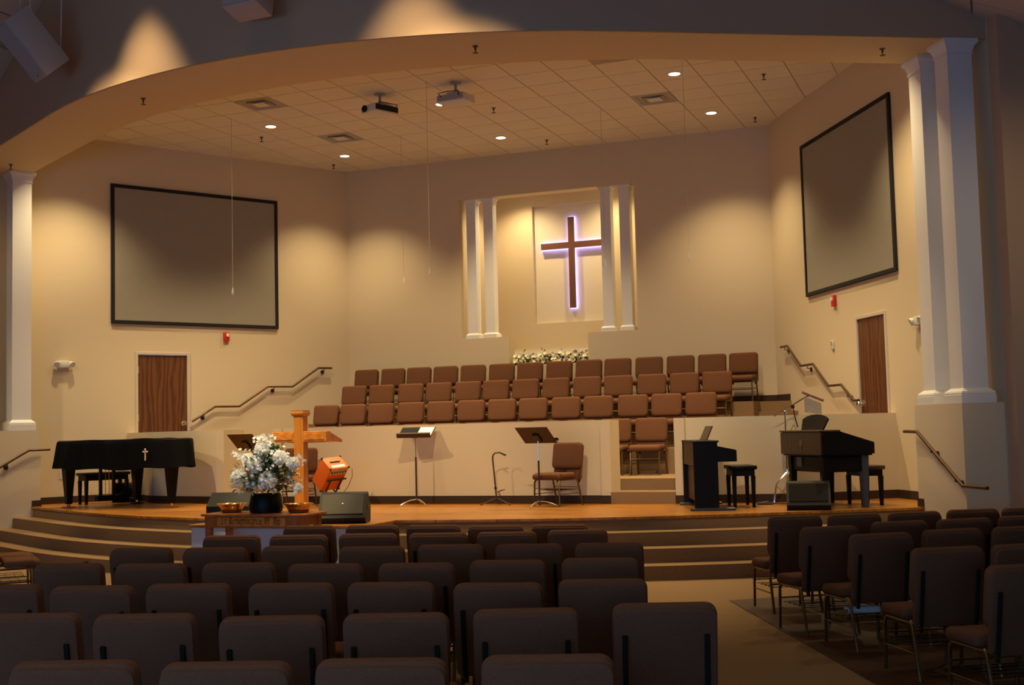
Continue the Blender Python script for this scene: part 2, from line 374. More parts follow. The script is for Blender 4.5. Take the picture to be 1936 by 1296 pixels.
# bulkhead: curved soffit and fascia hung between stage and house
def densify(c, k=6):
    out = []
    a, b = c[0], c[1]
    out += [(a[0]+(b[0]-a[0])*i/k, a[1]+(b[1]-a[1])*i/k) for i in range(k)]
    out += c[1:-1]
    a, b = c[-2], c[-1]
    out += [(a[0]+(b[0]-a[0])*i/k, a[1]+(b[1]-a[1])*i/k) for i in range(1, k+1)]
    return out
sf, si = densify(soff_f), densify(soff_i); n = len(sf)
mb = MB(); mb.add([(p[0], p[1], ZH) for p in sf]+[(p[0], p[1], hceil(p[0])+.12) for p in sf]+[(p[0]*.999, p[1]+.12, ZH) for p in sf]+[(p[0]*.999, p[1]+.12, hceil(p[0])+.12) for p in sf],
    [(i, i+1, n+i+1, n+i) for i in range(n-1)]+[(2*n+i+1, 2*n+i, 3*n+i, 3*n+i+1) for i in range(n-1)]+[(i, 2*n+i, 2*n+i+1, i+1) for i in range(n-1)]+[(0, n, 3*n, 2*n), (n-1, 3*n-1, 4*n-1, 2*n-1)])
struct(mb.build('wall_fascia', 'taupe', smooth=True), 'curved taupe fascia above the stage opening')
mb = MB(); mb.add([(p[0], p[1]+.02, ZH-.004) for p in sf]+[(p[0], p[1], ZH-.004) for p in si]+[(p[0], p[1]+.02, ZH+.02) for p in sf]+[(p[0], p[1], ZH+.02) for p in si]+[(p[0], p[1], H+.05) for p in si],
    [(i, n+i, n+i+1, i+1) for i in range(n-1)]+[(n+i, 4*n+i, 4*n+i+1, n+i+1) for i in range(n-1)]+[(2*n+i, 2*n+i+1, 3*n+i+1, 3*n+i) for i in range(n-1)])
struct(mb.build('soffit', 'tan', smooth=True), 'tan painted underside of the curved bulkhead')

# ------------------------------------------------------------------ stage shell
# back wall with the niche opening
NX, NX2, NZ0, NZ1, SILL = 1.75, 0.785, 3.452, 6.153, 2.90
mb = MB(); y0, y1 = D, D+.29
mb.box(-W-.3, -NX, y0, y1, 0, H+.1); mb.box(NX, W+.3, y0, y1, 0, H+.1)
mb.box(-NX, NX, y0, y1, NZ1, H+.1)
mb.box(-NX, -NX2, y0, y1, 0, NZ0); mb.box(NX2, NX, y0, y1, 0, NZ0); mb.box(-NX2, NX2, y0, y1, 0, SILL)
struct(mb.build('wall_back', 'wall'), 'cream back wall of the choir loft')
# niche shell
YN = 23.12; mb = MB(); NXi = 1.78
mb.box(-NXi-.1, -NXi, D+.29, YN+.3, 2.4, 6.8); mb.box(NXi, NXi+.1, D+.29, YN+.3, 2.4, 6.8)
PX, PZ0, PZ1 = 0.815, 3.80, 6.185
mb.box(-NXi, -PX, YN, YN+.2, 2.4, 6.8); mb.box(PX, NXi, YN, YN+.2, 2.4, 6.8); mb.box(-PX, PX, YN, YN+.2, 2.4, PZ0); mb.box(-PX, PX, YN, YN+.2, PZ1, 6.8)
mb.box(-NXi, NXi, D+.29, YN+.2, 2.3, 2.4)
struct(mb.build('wall_niche', 'niche'), 'gold painted walls of the cross niche')
mb = MB(); mb.box(-PX, PX, YN+.1, YN+.2, PZ0, PZ1); struct(mb.build('niche_panel', 'panelcream'), 'cream recessed panel behind the cross')
mb = MB(); mb.box(-NXi-.1, NXi+.1, D+.29, YN+.3, 6.55, 6.65); struct(mb.build('ceiling_niche', 'wall'))
mb = MB(); mb.box(-NXi, NXi, YN-.05, YN, 3.185, 3.255); mb.box(-NXi, NXi, YN-.025, YN, 3.02, 3.185); struct(mb.build('trim_1', 'trim'), 'white ledge trim low in the niche')

# side walls with door openings, in wall coordinates (s along the wall from the back corner, n into the room)
def wallX(side):
    d = Vector((side*SA, -CA, 0)); nrm = Vector((-side*CA, -SA, 0))
    return Matrix(((d.x, nrm.x, 0, side*W), (d.y, nrm.y, 0, D), (0, 0, 1, 0), (0, 0, 0, 1)))
S_END = (CORN[0]-W)/SA
DS0, DS1, DZ = 3.383, 4.403, 3.232
def flipfix(mbb):  # mirror matrices turn faces inside out
    mbb.f = [q[::-1] for q in mbb.f]; return mbb
def sbox(mbb, side, *a):
    mbb.box(*a, X=wallX(side))
for side, nm in ((-1, 'left'), (1, 'right')):
    mb = MB(); X = wallX(side)
    mb.box(-.1, DS0, -.2, 0, 0, H+.1, X); mb.box(DS1, S_END, -.2, 0, 0, H+.1, X); mb.box(DS0, DS1, -.2, 0, DZ, H+.1, X); mb.box(DS0, DS1, -.2, 0, 0, T[0], X)
    if side == 1: flipfix(mb)
    o = struct(mb.build('wall_'+nm, 'wall'), 'splayed cream %s wall of the stage' % nm)
    # baseboards on the wall
    mb = MB(); t3 = 0.62
    mb.box(0, t3, 0, .015, T[3], T[3]+.115, X); mb.box(4.58, 6.43, 0, .015, ZS, ZS+.115, X)
    if side == 1: flipfix(mb)
    struct(mb.build('baseboard_'+nm, 'base'))
mb = MB(); mb.box(-W, W, D-.015, D, T[3], T[3]+.115); struct(mb.build('baseboard_back', 'base'))

# stage ceiling: slab and single tiles
TS = 0.6375; TY0 = 18.67
def clip(poly, a, b):
    out = []
    def side_(p): return (b[0]-a[0])*(p[1]-a[1])-(b[1]-a[1])*(p[0]-a[0])
    for i in range(len(poly)):
        p, q = poly[i], poly[(i+1) % len(poly)]; sp_, sq = side_(p), side_(q)
        if sp_ >= 0: out.append(p)
        if sp_*sq < 0:
            t = sp_/(sp_-sq); out.append((p[0]+(q[0]-p[0])*t, p[1]+(q[1]-p[1])*t))
    return out
region = soff_i+[(W, D), (-W, D)]           # left to right along the front, then back: counter-clockwise
mb = MB(); mb.prism([(p[0]*1.02, p[1]) for p in region], H+.008, H+.15)
SC = struct(mb.build('ceiling_stage', 'grid'), 'suspended tile ceiling over the stage')
full = MB(); full.box(-TS/2+.009, TS/2-.009, -TS/2+.009, TS/2-.009, 0, .03); fme = full.mesh('tile', 'tile')
VENTS = [(-2.869, 16.439), (-2.869, 18.989), (2.869, 18.989), (2.869, 16.439)]
LIGHTS = [(x, y) for y in (17.714, 20.264) for x in (-3.506, -0.319, 3.506)]
for i in range(-13, 13):
    for j in range(-14, 6):
        cx, cy = (i+.5)*TS, TY0+(j+.5)*TS
        if any(abs(cx-a) < .1 and abs(cy-b) < .1 for a, b in VENTS): continue
        h = TS/2-.009; sq = [(cx-h, cy-h), (cx+h, cy-h), (cx+h, cy+h), (cx-h, cy+h)]; pc = sq
        for k in range(len(region)):
            pc = clip(pc, region[k], region[(k+1) % len(region)])
            if len(pc) < 3: break
        if len(pc) < 3: continue
        ar = abs(sum(pc[k][0]*pc[(k+1) % len(pc)][1]-pc[(k+1) % len(pc)][0]*pc[k][1] for k in range(len(pc))))/2
        if ar < .004: continue
        if not on_screen((cx, cy, H), .03): continue
        if ar > .999*(2*h)**2:
            o = D_.objects.new('tile', fme); COL.objects.link(o); o.location = (cx, cy, H)
        else:
            q = MB(); q.prism([(a-cx, b-cy) for a, b in pc], 0, .03); o = q.build('tile', 'tile', loc=(cx, cy, H))
        o.parent = SC

# stage platform, wood floor, curved carpeted steps
back = [(xw(17.0), 17.0), (xw(18.5), 18.5), (-xw(18.5), 18.5), (-xw(17.0), 17.0)]
mb = MB(); ext = [(-7.32, 16.09)]+stage_c+[(7.32, 16.09)]
mb.prism(ext+back, 0, ZS-.03); struct(mb.build('stage_platform', 'carpet'), 'carpeted front riser of the curved stage')
ext2 = [(-7.32, 16.07)]+offset_curve(*STG, 0.022)+[(7.32, 16.07)]
mb = MB(); mb.prism(ext2+back, ZS-.03, ZS); struct(mb.build('floor_stage', 'stage'), 'honey wood laminate stage floor with bullnose edge')
ST = sempty('stage_steps', 'three curved carpeted steps up to the stage')
for k in (1, 2, 3):
    o_ = 0.31*k; outer = offset_curve(*STG, o_); inner = offset_curve(*STG, o_-0.33)
    zt = ZS-RS*k
    q = MB(); n = len(outer)
    vs = [(p[0], p[1], 0) for p in outer]+[(p[0], p[1], zt) for p in outer]+[(p[0], p[1], 0) for p in inner]+[(p[0], p[1], zt) for p in inner]
    fs = [(i, i+1, n+i+1, n+i) for i in range(n-1)]+[(n+i, n+i+1, 3*n+i+1, 3*n+i) for i in range(n-1)]+[(2*n+i+1, 2*n+i, 3*n+i, 3*n+i+1) for i in range(n-1)]+[(0, n, 3*n, 2*n), (n-1, 3*n-1, 4*n-1, 2*n-1)[::-1]]
    q.add(vs, fs); q.build('step', 'carpet', ST)
# apron block projecting into the house
AP = sempty('stage_apron', 'painted block with a wood top projecting from the stage front')
mb = MB(); mb.box(-1.46, 0.86, 12.62, 13.9, 0, ZS-.035); mb.build('apron_body', 'apron', AP)
mb = MB(); mb.rbox(-1.49, 0.89, 12.59, 13.75, ZS-.035, ZS+.002, .008); mb.build('apron_top', 'stage', AP)

# pedestals, with their baseboards
PR = Vector((6.80, 15.92)); PF = PR+Vector((SA, -CA))*1.17; PN = Vector((CA, SA))
ZP = 1.88
for s, nm in ((-1, 'left'), (1, 'right')):
    p = [PR, PF, PF+PN*.57, PR+PN*.57]
    mb = MB(); mb.prism([(s*q.x, q.y) for q in p], 0, ZP); struct(mb.build('wall_pedestal_'+nm, 'wall'))
    q0, q1 = PR-PN*.012, PR+Vector((SA, -CA))*.14-PN*.012
    mb = MB(); mb.prism([(s*a.x, a.y) for a in (q0, q1, q1+PN*.02, q0+PN*.02)], ZS, ZS+.10)
    b0 = PR+Vector((-SA, CA))*.012
    mb.prism([(s*a.x, a.y) for a in (b0-PN*.012, PR-PN*.012, PR+PN*.55, b0+PN*.55)], ZS, ZS+.115)
    struct(mb.build('trim_%s' % ('2' if s < 0 else '3'), 'base'))

# choir risers
TE = [None, 18.49, 19.45, 20.42]; XA = 4.0
for k in (1, 2, 3):
    e = TE[k]; R_ = sempty('choir_riser', 'carpeted choir riser, %s level' % {1: 'lowest', 2: 'middle', 3: 'top'}[k])
    top = D
    mb = MB(); mb.prism([(-XA, e), (XA, e), (XA, e+.60), (xw(e+.60), e+.60), (W, D), (-W, D), (-xw(e+.60), e+.60), (-XA, e+.60)], T[0]-.3, T[k]); mb.build('riser_platform', 'carpet', R_)
    for s in (-1, 1):
        mb = MB(); mb.prism([(s*XA, e+.35), (s*xw(e+.35), e+.35), (s*xw(e+.60), e+.60), (s*XA, e+.60)], T[0]-.3, (T[k]+T[k-1])/2); mb.build('half_step', 'carpet', R_)
mb = MB(); mb.prism([(-xw(17.68), 17.68), (-5.24, 16.98), (-3.7, 16.93), (3.7, 16.93), (5.24, 16.98), (xw(17.68), 17.68), (xw(18.78), 18.78), (-xw(18.78), 18.78)], ZS, T[0])
struct(mb.build('floor_choir', 'carpet'), 'carpeted floor behind the choir half walls')
for s in (-1, 1):
    mb = MB(); mb.box(min(s*2.72, s*3.63), max(s*2.72, s*3.63), 16.42, 16.95, ZS, ZS+.163); struct(mb.build('stair_step', 'carpet'), 'carpeted step in the %s gap of the half wall' % ('left' if s < 0 else 'right'))
# half walls
ZW = 1.803
mb = MB(); mb.box(-2.59, 2.59, 16.50, 16.68, ZS, ZW); mb.box(-2.72, -2.58, 16.45, 16.90, ZS, ZW); mb.box(2.58, 2.72, 16.45, 16.90, ZS, ZW)
struct(mb.build('wall_choir_center', 'wall'), 'cream half wall in front of the choir')
mb = MB(); mb.box(-2.58, 2.58, 16.485, 16.5, ZS, ZS+.115)
for s in (-1, 1):
    mb.box(min(s*2.575, s*2.735), max(s*2.575, s*2.735), 16.435, 16.45, ZS, ZS+.115); mb.box(min(s*2.72, s*2.735), max(s*2.72, s*2.735), 16.435, 16.6, ZS, ZS+.115)
struct(mb.build('baseboard_choir_center', 'base'))
for s, nm in ((-1, 'left'), (1, 'right')):
    mb = MB(); mb.box(min(s*3.63, s*3.775), max(s*3.63, s*3.775), 16.45, 17.02, ZS, ZW)
    K = (5.24, 16.78); E_ = (6.47, 17.66)
    mb.prism([(s*3.77, 16.51), (s*K[0], K[1]), (s*K[0], K[1]+.19), (s*3.77, 16.69)], ZS, ZW)
    mb.prism([(s*K[0], K[1]), (s*E_[0], E_[1]), (s*(E_[0]-.03), E_[1]+.19), (s*K[0], K[1]+.19)], ZS, ZW)
    struct(mb.build('wall_choir_'+nm, 'wall'))
    mb = MB(); mb.prism([(s*3.77, 16.495), (s*K[0], K[1]-.015), (s*K[0], K[1]), (s*3.77, 16.51)], ZS, ZS+.115)
    mb.prism([(s*K[0], K[1]-.015), (s*E_[0], E_[1]-.018), (s*E_[0], E_[1]), (s*K[0], K[1])], ZS, ZS+.115)
    mb.box(min(s*3.62, s*3.785), max(s*3.62, s*3.785), 16.435, 16.45, ZS, ZS+.115)
    struct(mb.build('baseboard_choir_'+nm, 'base'))

# ------------------------------------------------------------------ columns
def column(label, loc, rz, hw, sh, height, cap, bas, group):
    t = thing('column', label, 'column', loc, rz, group)
    q = MB(); q.sqlathe([(sh, bas*.85), (sh, height-cap*.9)]); q.build('shaft', 'trim', t)
    q = MB(); q.sqlathe([(hw, 0), (hw, bas*.55), (hw-.006, bas*.57), (hw-.004, bas*.66), (hw-.012, bas*.78), (sh+.02, bas*.9), (sh+.003, bas)]); q.build('base', 'trim', t)
    q = MB(); q.sqlathe([(sh+.012, height-cap), (sh+.012, height-cap*.88), (sh+.004, height-cap*.86), (sh+.01, height-cap*.72), (sh+(hw-sh)*.55, height-cap*.38), (hw-.006, height-cap*.25), (hw, height-cap*.23), (hw, height)]); q.build('capital', 'trim', t)
for s in (1, -1):
    rz = -s*0  # square plan turned to the splay
    for t_, wh in ((1.17-.215, 'front'), (.07+.215, 'rear')):
        c = PR+Vector((SA, -CA))*t_+PN*.217
        column('white square column on the %s pedestal, the %s one of its pair' % ('right' if s > 0 else 'left', wh), (s*c.x, c.y, ZP), s*A, .213, .153, ZH-ZP-.006, .17, .17, 'proscenium columns')
for x, lb in ((-1.535, 'white niche column left of the cross, outer one of its pair'), (-1.175, 'white niche column left of the cross, inner one of its pair'), (1.175, 'white niche column right of the cross, inner one of its pair'), (1.535, 'white niche column right of the cross, outer one of its pair')):
    column(lb, (x, D+.145, NZ0), 0, .135, .095, NZ1-NZ0-.002, .10, .10, 'niche columns')

# ------------------------------------------------------------------ ceiling fixtures
def downlight(x, y, z, label, power, ang=103, r=.1, blend=1.0):
    t = thing('downlight', label, 'ceiling light', (x, y, z), 0, 'recessed downlights')
    q = MB(); q.lathe([(r*.86, .0), (r*1.12, -.002), (r*1.15, -.008), (r*1.05, -.012), (r*.86, -.010)], 24, cap=False); q.build('trim_ring', 'trim', t, True)
    q = MB(); q.lathe([(.002, -.003), (r*.84, -.003), (r*.84, -.0095), (.002, -.0095)], 24); q.build('lamp', 'glow', t, True)
    spot('downlight_beam', (0, 0, -.05), power, ang, blend, parent=t)
nmx = {-3.506: 'left', -0.319: 'center', 3.506: 'right'}
for x, y in LIGHTS: downlight(x, y, H-.001, 'round recessed downlight in the stage ceiling, %s of the %s row' % (nmx[x], 'front' if y < 19 else 'back'), P_STAGE*(1.35 if y < 19 else (.72 if abs(x) > 1 else 1.0)))
for x in (-3.506, -0.319, 3.506): downlight(x, 15.164, H-.001, 'round recessed downlight in the stage ceiling, %s of the row hidden by the soffit' % nmx[x], P_STAGE*.65)
for s in (-1, 1): downlight(s*5.93, 16.05, H-.001, 'round recessed downlight beside the %s screen' % ('left' if s < 0 else 'right'), P_WALL)
for s in (-1, 1): downlight(s*.9, 22.45, 6.549, 'round recessed downlight in the niche ceiling, %s one' % ('left' if s < 0 else 'right'), P_NICHE, 135)
for x, y, nm in ((-4.5, 1.5, 'rear left'), (.5, 1.5, 'rear center'), (5.5, 1.5, 'rear right'), (-4.5, 6.0, 'middle left'), (.5, 6.0, 'middle center'), (5.5, 6.0, 'middle right'), (-8.8, 12.6, 'front left'), (.3, 9.8, 'front center'), (8.8, 12.6, 'front right')):
    downlight(x, y, hceil(x)-.03, 'round can light in the sloped ceiling over the seats, '+nm, P_ROOM*{'front center': 1.5, 'front left': 5.5, 'front right': 5.5}.get(nm, 8.0 if 'middle' in nm else 5.0), 170 if nm in ('front left', 'front right') else 95, .1, .9)  # front left and right cans are added to warm the pedestals and columns
for x, tx, ty, tz, ca_, pw, nm in ((-3.2, -1.6, 16.4, 1.4, 36, 1.15, 'left'), (3.2, 1.6, 16.4, 1.4, 36, 1.15, 'right'), (6.2, 5.0, 16.8, 1.4, 36, .6, 'far right'), (-6.2, -5.0, 16.8, 1.4, 36, .6, 'far left'), (.3, -.28, 12.75, 1.5, 12.5, 3.0, 'center')):
    p = Vector((x, 8.3, hceil(x)-.25)); tg = Vector((tx, ty, tz))
    t = thing('stage_spotlight', 'track spotlight in the house ceiling aimed at the stage, %s one' % nm, 'spotlight', p, 0, 'stage spotlights')
    Q = (tg-p).to_track_quat('-Z', 'Y').to_matrix().to_4x4()
    q = MB(); q.lathe([(.06, .16), (.085, .12), (.09, -.10), (.08, -.10), (.075, -.02), (.002, -.02)], 20, X=Q); q.build('housing', 'black', t, True)
    q = MB(); q.tube([(0, 0, .06), (0, 0, .26)], .012, 8); q.build('stem', 'black', t, True)
    l = spot('spotlight_beam', (0, 0, 0), P_FRONT*pw, ca_, .6, parent=t); l.rotation_euler = Q.to_euler(); l.location = (tg-p).normalized()*.12
for x, nm in ((-1.92, 'left'), (2.1, 'right')):
    z = hceil(x)-.05; y = 12.17-.80
    t = thing('fascia_downlight', 'ceiling can light washing the %s part of the fascia' % nm, 'ceiling light', (x, y, z), 0, 'fascia can lights')
    q = MB(); q.lathe([(.11, .08), (.11, -.06), (.095, -.06), (.095, .0), (.002, .0)], 20); q.build('housing', 'trim', t, True)
    q = MB(); q.lathe([(.002, -.01), (.09, -.01), (.09, -.02), (.002, -.02)], 20); q.build('lamp', 'glow', t, True)
    spot('fascia_beam', (0, 0, -.09), P_HOUSE, 52, .6, parent=t)
for (x, y), lb in zip(VENTS[:3], ('front left', 'rear left', 'right')):
    t = thing('air_vent', 'square louvred air vent in the stage ceiling, %s one' % lb, 'vent', (x, y, H), 0, 'ceiling vents')
    h = TS/2-.01
    def ring(o, i, za, zb):
        q = MB(); vs = []
        for r_, z in ((o, za), (i, zb), (i, zb+.004), (o, za+.004)): vs += [(-r_, -r_, z), (r_, -r_, z), (r_, r_, z), (-r_, r_, z)]
        q.add(vs, [(a*4+k, a*4+(k+1) % 4, ((a+1) % 4)*4+(k+1) % 4, ((a+1) % 4)*4+k) for a in range(4) for k in range(4)]); return q
    ring(h, h*.84, 0, -.006).build('vent_frame', 'vent', t)
    ring(h*.84, h*.66, -.006, .05).build('louvre', 'vent', t); ring(h*.58, h*.44, -.012, .03).build('louvre', 'vent', t)
    q = MB(); q.box(-h*.36, h*.36, -h*.36, h*.36, -.016, -.010); q.build('center_plate', 'trim', t)
    q = MB(); q.box(-h, h, -h, h, .07, .09); q.build('throat', 'ventdark', t)
def sprinkler(x, y, z, label):
    t = thing('sprinkler_head', label, 'sprinkler', (x, y, z), 0, 'sprinkler heads')
    q = MB(); q.lathe([(.035, 0), (.035, -.006), (.014, -.010), (.012, -.045), (.006, -.05), (.006, -.075)], 12); q.build('body', 'sprk', t, True)
    q = MB(); q.lathe([(.002, -.085), (.034, -.083), (.034, -.079), (.002, -.075)], 12); q.build('deflector', 'sprk', t, True)
for x, y, lb in ((-4.07, 18.3, 'ceiling sprinkler near the left downlights'), (-4.08, 20.85, 'ceiling sprinkler in the back left corner'), (.35, 20.84, 'ceiling sprinkler near the middle of the back wall'), (.34, 18.32, 'ceiling sprinkler in the middle of the stage ceiling'), (4.72, 18.36, 'ceiling sprinkler near the right splayed wall'), (4.12, 20.94, 'ceiling sprinkler in the back right corner')):
    sprinkler(x, y, H, 'small bronze '+lb)
for x, y, lb in ((-6.74, 15.18, 'above the left columns'), (-2.41, 12.95, 'left of center on the curved soffit'), (2.35, 12.83, 'right of center on the curved soffit'), (6.68, 15.05, 'beside the right columns')):
    sprinkler(x, y, ZH-.004, 'small bronze sprinkler on the soffit, '+lb)
def projector(x, y, rz, label, body, dark):
    t = thing('projector', label, 'projector', (x, y, H), rz, 'ceiling projectors')
    q = MB(); q.lathe([(.09, 0), (.09, -.012), (.022, -.016), (.022, -.16)], 16); q.build('mount_pole', 'greypl', t, True)
    q = MB(); q.box(-.10, .10, -.09, .09, -.19, -.16); q.tube([(-.1, .09, -.175), (-.16, .12, -.19)], .008, 6); q.tube([(.1, -.09, -.175), (.16, -.12, -.19)], .008, 6); q.build('bracket', 'greypl', t)
    q = MB(); q.rbox(-.24, .24, -.17, .17, -.325, -.20, .02, 2); q.build('housing', body, t, True)
    q = MB(); q.box(-.22, .22, -.176, -.168, -.30, -.215); q.build('connector_panel', dark, t)
    q = MB(); q.lathe([(.05, 0), (.055, .03), (.035, .032), (.03, .01)], 16, X=TR(-.235, .06, -.26)@RY(-PI/2)); q.build('projector_lens', 'plastic', t, True)
    q = MB(); q.tube([(-.15, -.17, -.24), (-.18, -.22, -.19), (-.08, -.12, -.15), (0, -.03, -.13)], .008, 6); q.tube([(.15, -.17, -.25), (.17, -.22, -.19), (.08, -.1, -.15), (0, -.03, -.13)], .008, 6); q.build('power_cord', 'plastic', t, True)
projector(-.93, 16.76, 1.15, 'white projector hanging from the stage ceiling, left one with dark panel', 'whitepl', 'plastic')
projector(.38, 16.71, -.12, 'white projector hanging from the stage ceiling, right one beside a downlight', 'whitepl', 'greypl')
for x, y, zb, lb in ((-3.79, 16.97, 4.01, 'in front of the left screen'), (.02, 16.44, 4.01, 'above the middle of the half wall'), (-1.83, 19.29, 4.31, 'left of the niche columns'), (3.79, 17.05, 4.03, 'right of the niche on a bright cord'), (1.88, 19.23, 4.33, 'in front of the right niche columns')):
    t = thing('hanging_microphone', 'thin hanging choir microphone '+lb, 'microphone', (x, y, zb), 0, 'choir microphones')
    q = MB(); q.tube([(0, 0, .10), (0, 0, H-zb)], .0032, 6); q.build('cord', 'cable', t)
    q = MB(); q.lathe([(.003, .0), (.016, .006), (.019, .04), (.014, .07), (.005, .12)], 12); q.build('capsule', 'whitepl', t, True)

# ------------------------------------------------------------------ wall things
def on_wall(side, s, z):
    X = wallX(side); p = X @ Vector((s, 0, z)); return p, (PI/2-0) 
def wall_thing(name, label, cat, side, s, z, group=None):
    # local x runs towards the house along the wall on the right side and towards the back corner on the left; -y points into the room
    p = wallX(side) @ Vector((s, 0, z)); nrm = Vector((-side*CA, -SA, 0))
    rz = math.atan2(nrm.x, -nrm.y)
    return thing(name, label, cat, p, rz, group)
for side, nm in ((-1, 'left'), (1, 'right')):
    sc_, hz = (1.5832+4.8442)/2, (6.1945+3.7201)/2; wd, ht = 3.261, 2.474
    t = wall_thing('projection_screen', 'grey projection screen with black frame on the %s splayed wall' % nm, 'screen', side, sc_, hz, 'projection screens')
    b = .062
    for nm2, a in (('frame_bar', (-wd/2, wd/2, -.045, -.003, ht/2-b, ht/2)), ('frame_bar', (-wd/2, wd/2, -.045, -.003, -ht/2, -ht/2+b)), ('frame_bar', (-wd/2, -wd/2+b, -.045, -.003, -ht/2+b, ht/2-b)), ('frame_bar', (wd/2-b, wd/2, -.045, -.003, -ht/2+b, ht/2-b))):
        q = MB(); q.rbox(*a, .006, 1); q.build(nm2, 'scrframe', t)
    q = MB(); q.box(-wd/2+b, wd/2-b, -.028, -.01, -ht/2+b, ht/2-b); q.build('screen_surface', 'screen', t)
    # door
    t = wall_thing('door_%d' % (1 if side < 0 else 2), 'oak veneer door on the %s splayed wall' % nm, 'door', side, (DS0+DS1)/2, T[0]); t['kind'] = 'structure'; del t['category']
    hw = (DS1-DS0)/2; ht = DZ-T[0]
    for a in ((-hw, -hw+.05, -.02, .12, 0, ht), (hw-.05, hw, -.02, .12, 0, ht), (-hw+.05, hw-.05, -.02, .12, ht-.05, ht)):
        q = MB(); q.rbox(*a, .004, 1); q.build('door_frame', 'jamb', t)
    q = MB(); q.rbox(-hw+.053, hw-.053, .005, .05, .01, ht-.053, .003, 1); sl_ = q.build('door_slab', 'oakdoor', t)
    hs = 1 if side < 0 else -1      # latch side faces the choir
    q = MB(); X = TR(hs*(hw-.12), .005, .99)@RX(PI/2)
    q.lathe([(.048, 0), (.048, .008), (.018, .014), (.016, .045), (.034, .055), (.042, .075), (.034, .095), (.002, .10)], 20, X=X)
    q.build('knob', 'nickel' if side < 0 else 'chrome', sl_, True)
    if side > 0:
        q = MB(); q.tube([(hs*(hw-.12), -.05, .99), (hs*(hw-.12)+.11, -.055, .985)], .011, 8); q.build('lever', 'chrome', sl_, True)
    for zz in (.3, 1.1, 1.95):
        q = MB(); q.box(-hs*(hw-.055)-.012, -hs*(hw-.055)+.012, -.008, .006, zz-.06, zz+.06); q.build('hinge', 'nickel', t)
    # strobe
    t = wall_thing('fire_alarm_strobe', 'red fire alarm strobe below the %s screen' % nm, 'fire alarm', side, 2.6622, 3.543, 'fire alarm strobes')
    q = MB(); q.rbox(-.055, .055, -.05, 0, -.085, .085, .008); q.build('body', 'red', t, True)
    q = MB(); q.rbox(-.018, .03, -.075, -.045, .0, .06, .006); q.build('lens', 'lens', t, True)
    # emergency light
    s_em = 5.67 if side < 0 else 5.45
    t = wall_thing('emergency_light', 'white twin-head emergency light on the %s wall beside the column' % nm, 'emergency light', side, s_em, 2.99, 'emergency lights')
    q = MB(); q.rbox(-.10, .10, -.08, 0, -.06, .06, .012); q.build('body', 'whitepl', t, True)
    for xs_ in (-1, 1):
        X = TR(xs_*.125, -.07, .005)@RX(PI/2+.45)@RY(xs_*.2)
        q = MB(); q.lathe([(.002, -.04), (.035, -.035), (.052, .02), (.05, .035), (.002, .03)], 16, X=X); q.build('lamp_head', 'whitepl', t, True)
t = wall_thing('wall_thermostat', 'small white thermostat on the right wall left of the door', 'thermostat', 1, 2.52, 2.88)
q = MB(); q.rbox(-.045, .045, -.03, 0, -.07, .07, .006); q.build('body', 'whitepl', t, True)
q = MB(); q.box(-.03, .03, -.033, -.029, -.01, .05); q.build('display', 'greypl', t)
t = wall_thing('wall_outlet', 'cream wall outlet plate beside the grand piano', 'outlet', -1, 5.68, 1.12)
q = MB(); q.rbox(-.05, .05, -.008, 0, -.075, .075, .003, 1); q.build('plate', 'whitepl', t)
for zz in (-.03, .03):
    q = MB(); q.rbox(-.017, .017, -.012, -.006, zz-.017, zz+.017, .003, 1); q.build('socket', 'whitepl', t)
def handrail(label, side_pts, brackets, group='handrails'):
    t = thing('handrail', label, 'handrail', side_pts[0], 0, group); o0 = Vector(side_pts[0])
    q = MB(); q.tube([Vector(p)-o0 for p in side_pts], .021, 10); q.build('rail', 'rail', t, True)
    for p, wp in brackets:
        a, b = Vector(p)-o0, Vector(wp)-o0; d = (b-a)
        q = MB(); mid = Vector((b.x, b.y, a.z-.075)); q.tube([a, (a.x, a.y, a.z-.05), a.lerp(mid, .3)+Vector((0, 0, -.03)), mid], .008, 6)
        nn = Vector((d.x, d.y, 0)).normalized(); rot = nn.to_track_quat('Z', 'Y').to_matrix().to_4x4()
        q.lathe([(.038, -.012), (.038, 0), (.002, .0)], 16, X=Matrix.Translation(mid)@rot); q.build('bracket', 'railblk', t, True)
for side, nm in ((-1, 'left'), (1, 'right')):
    X = wallX(side); s_of = lambda y: (D-y)/CA
    pts = [(18.52, 2.0), (18.66, 2.0), (19.05, 2.25), (19.47, 2.25), (19.985, 2.62), (20.44, 2.62), (20.94, 2.985), (21.2, 2.985)]
    if side < 0: pts = [(18.66, 1.985)]+pts[2:]
    P_ = [X @ Vector((s_of(y), .075, z)) for y, z in pts]
    B_ = []
    for y, z in ((18.86, 2.12), (20.1, 2.62) if side < 0 else (20.2, 2.62), (21.05, 2.985)):
        B_.append((X @ Vector((s_of(y), .075, z)), X @ Vector((s_of(y), 0, z))))
    handrail('bronze handrail stepping up the %s wall beside the choir' % nm, P_, B_)
    # pedestal rails
    def pp(t_, n_, z): q = PR+Vector((SA, -CA))*t_-PN*n_; return (side*q.x, q.y, z)
    P_ = [pp(-.12, .09, 1.56), pp(.22, .09, 1.555), pp(1.27, .09, .945), pp(1.80, .09, .945)]
    handrail('bronze handrail on the %s pedestal beside the stage steps' % nm, P_, [(pp(.55, .09, 1.363), pp(.55, 0, 1.363)), (pp(1.10, .09, 1.04), pp(1.10, 0, 1.04))])

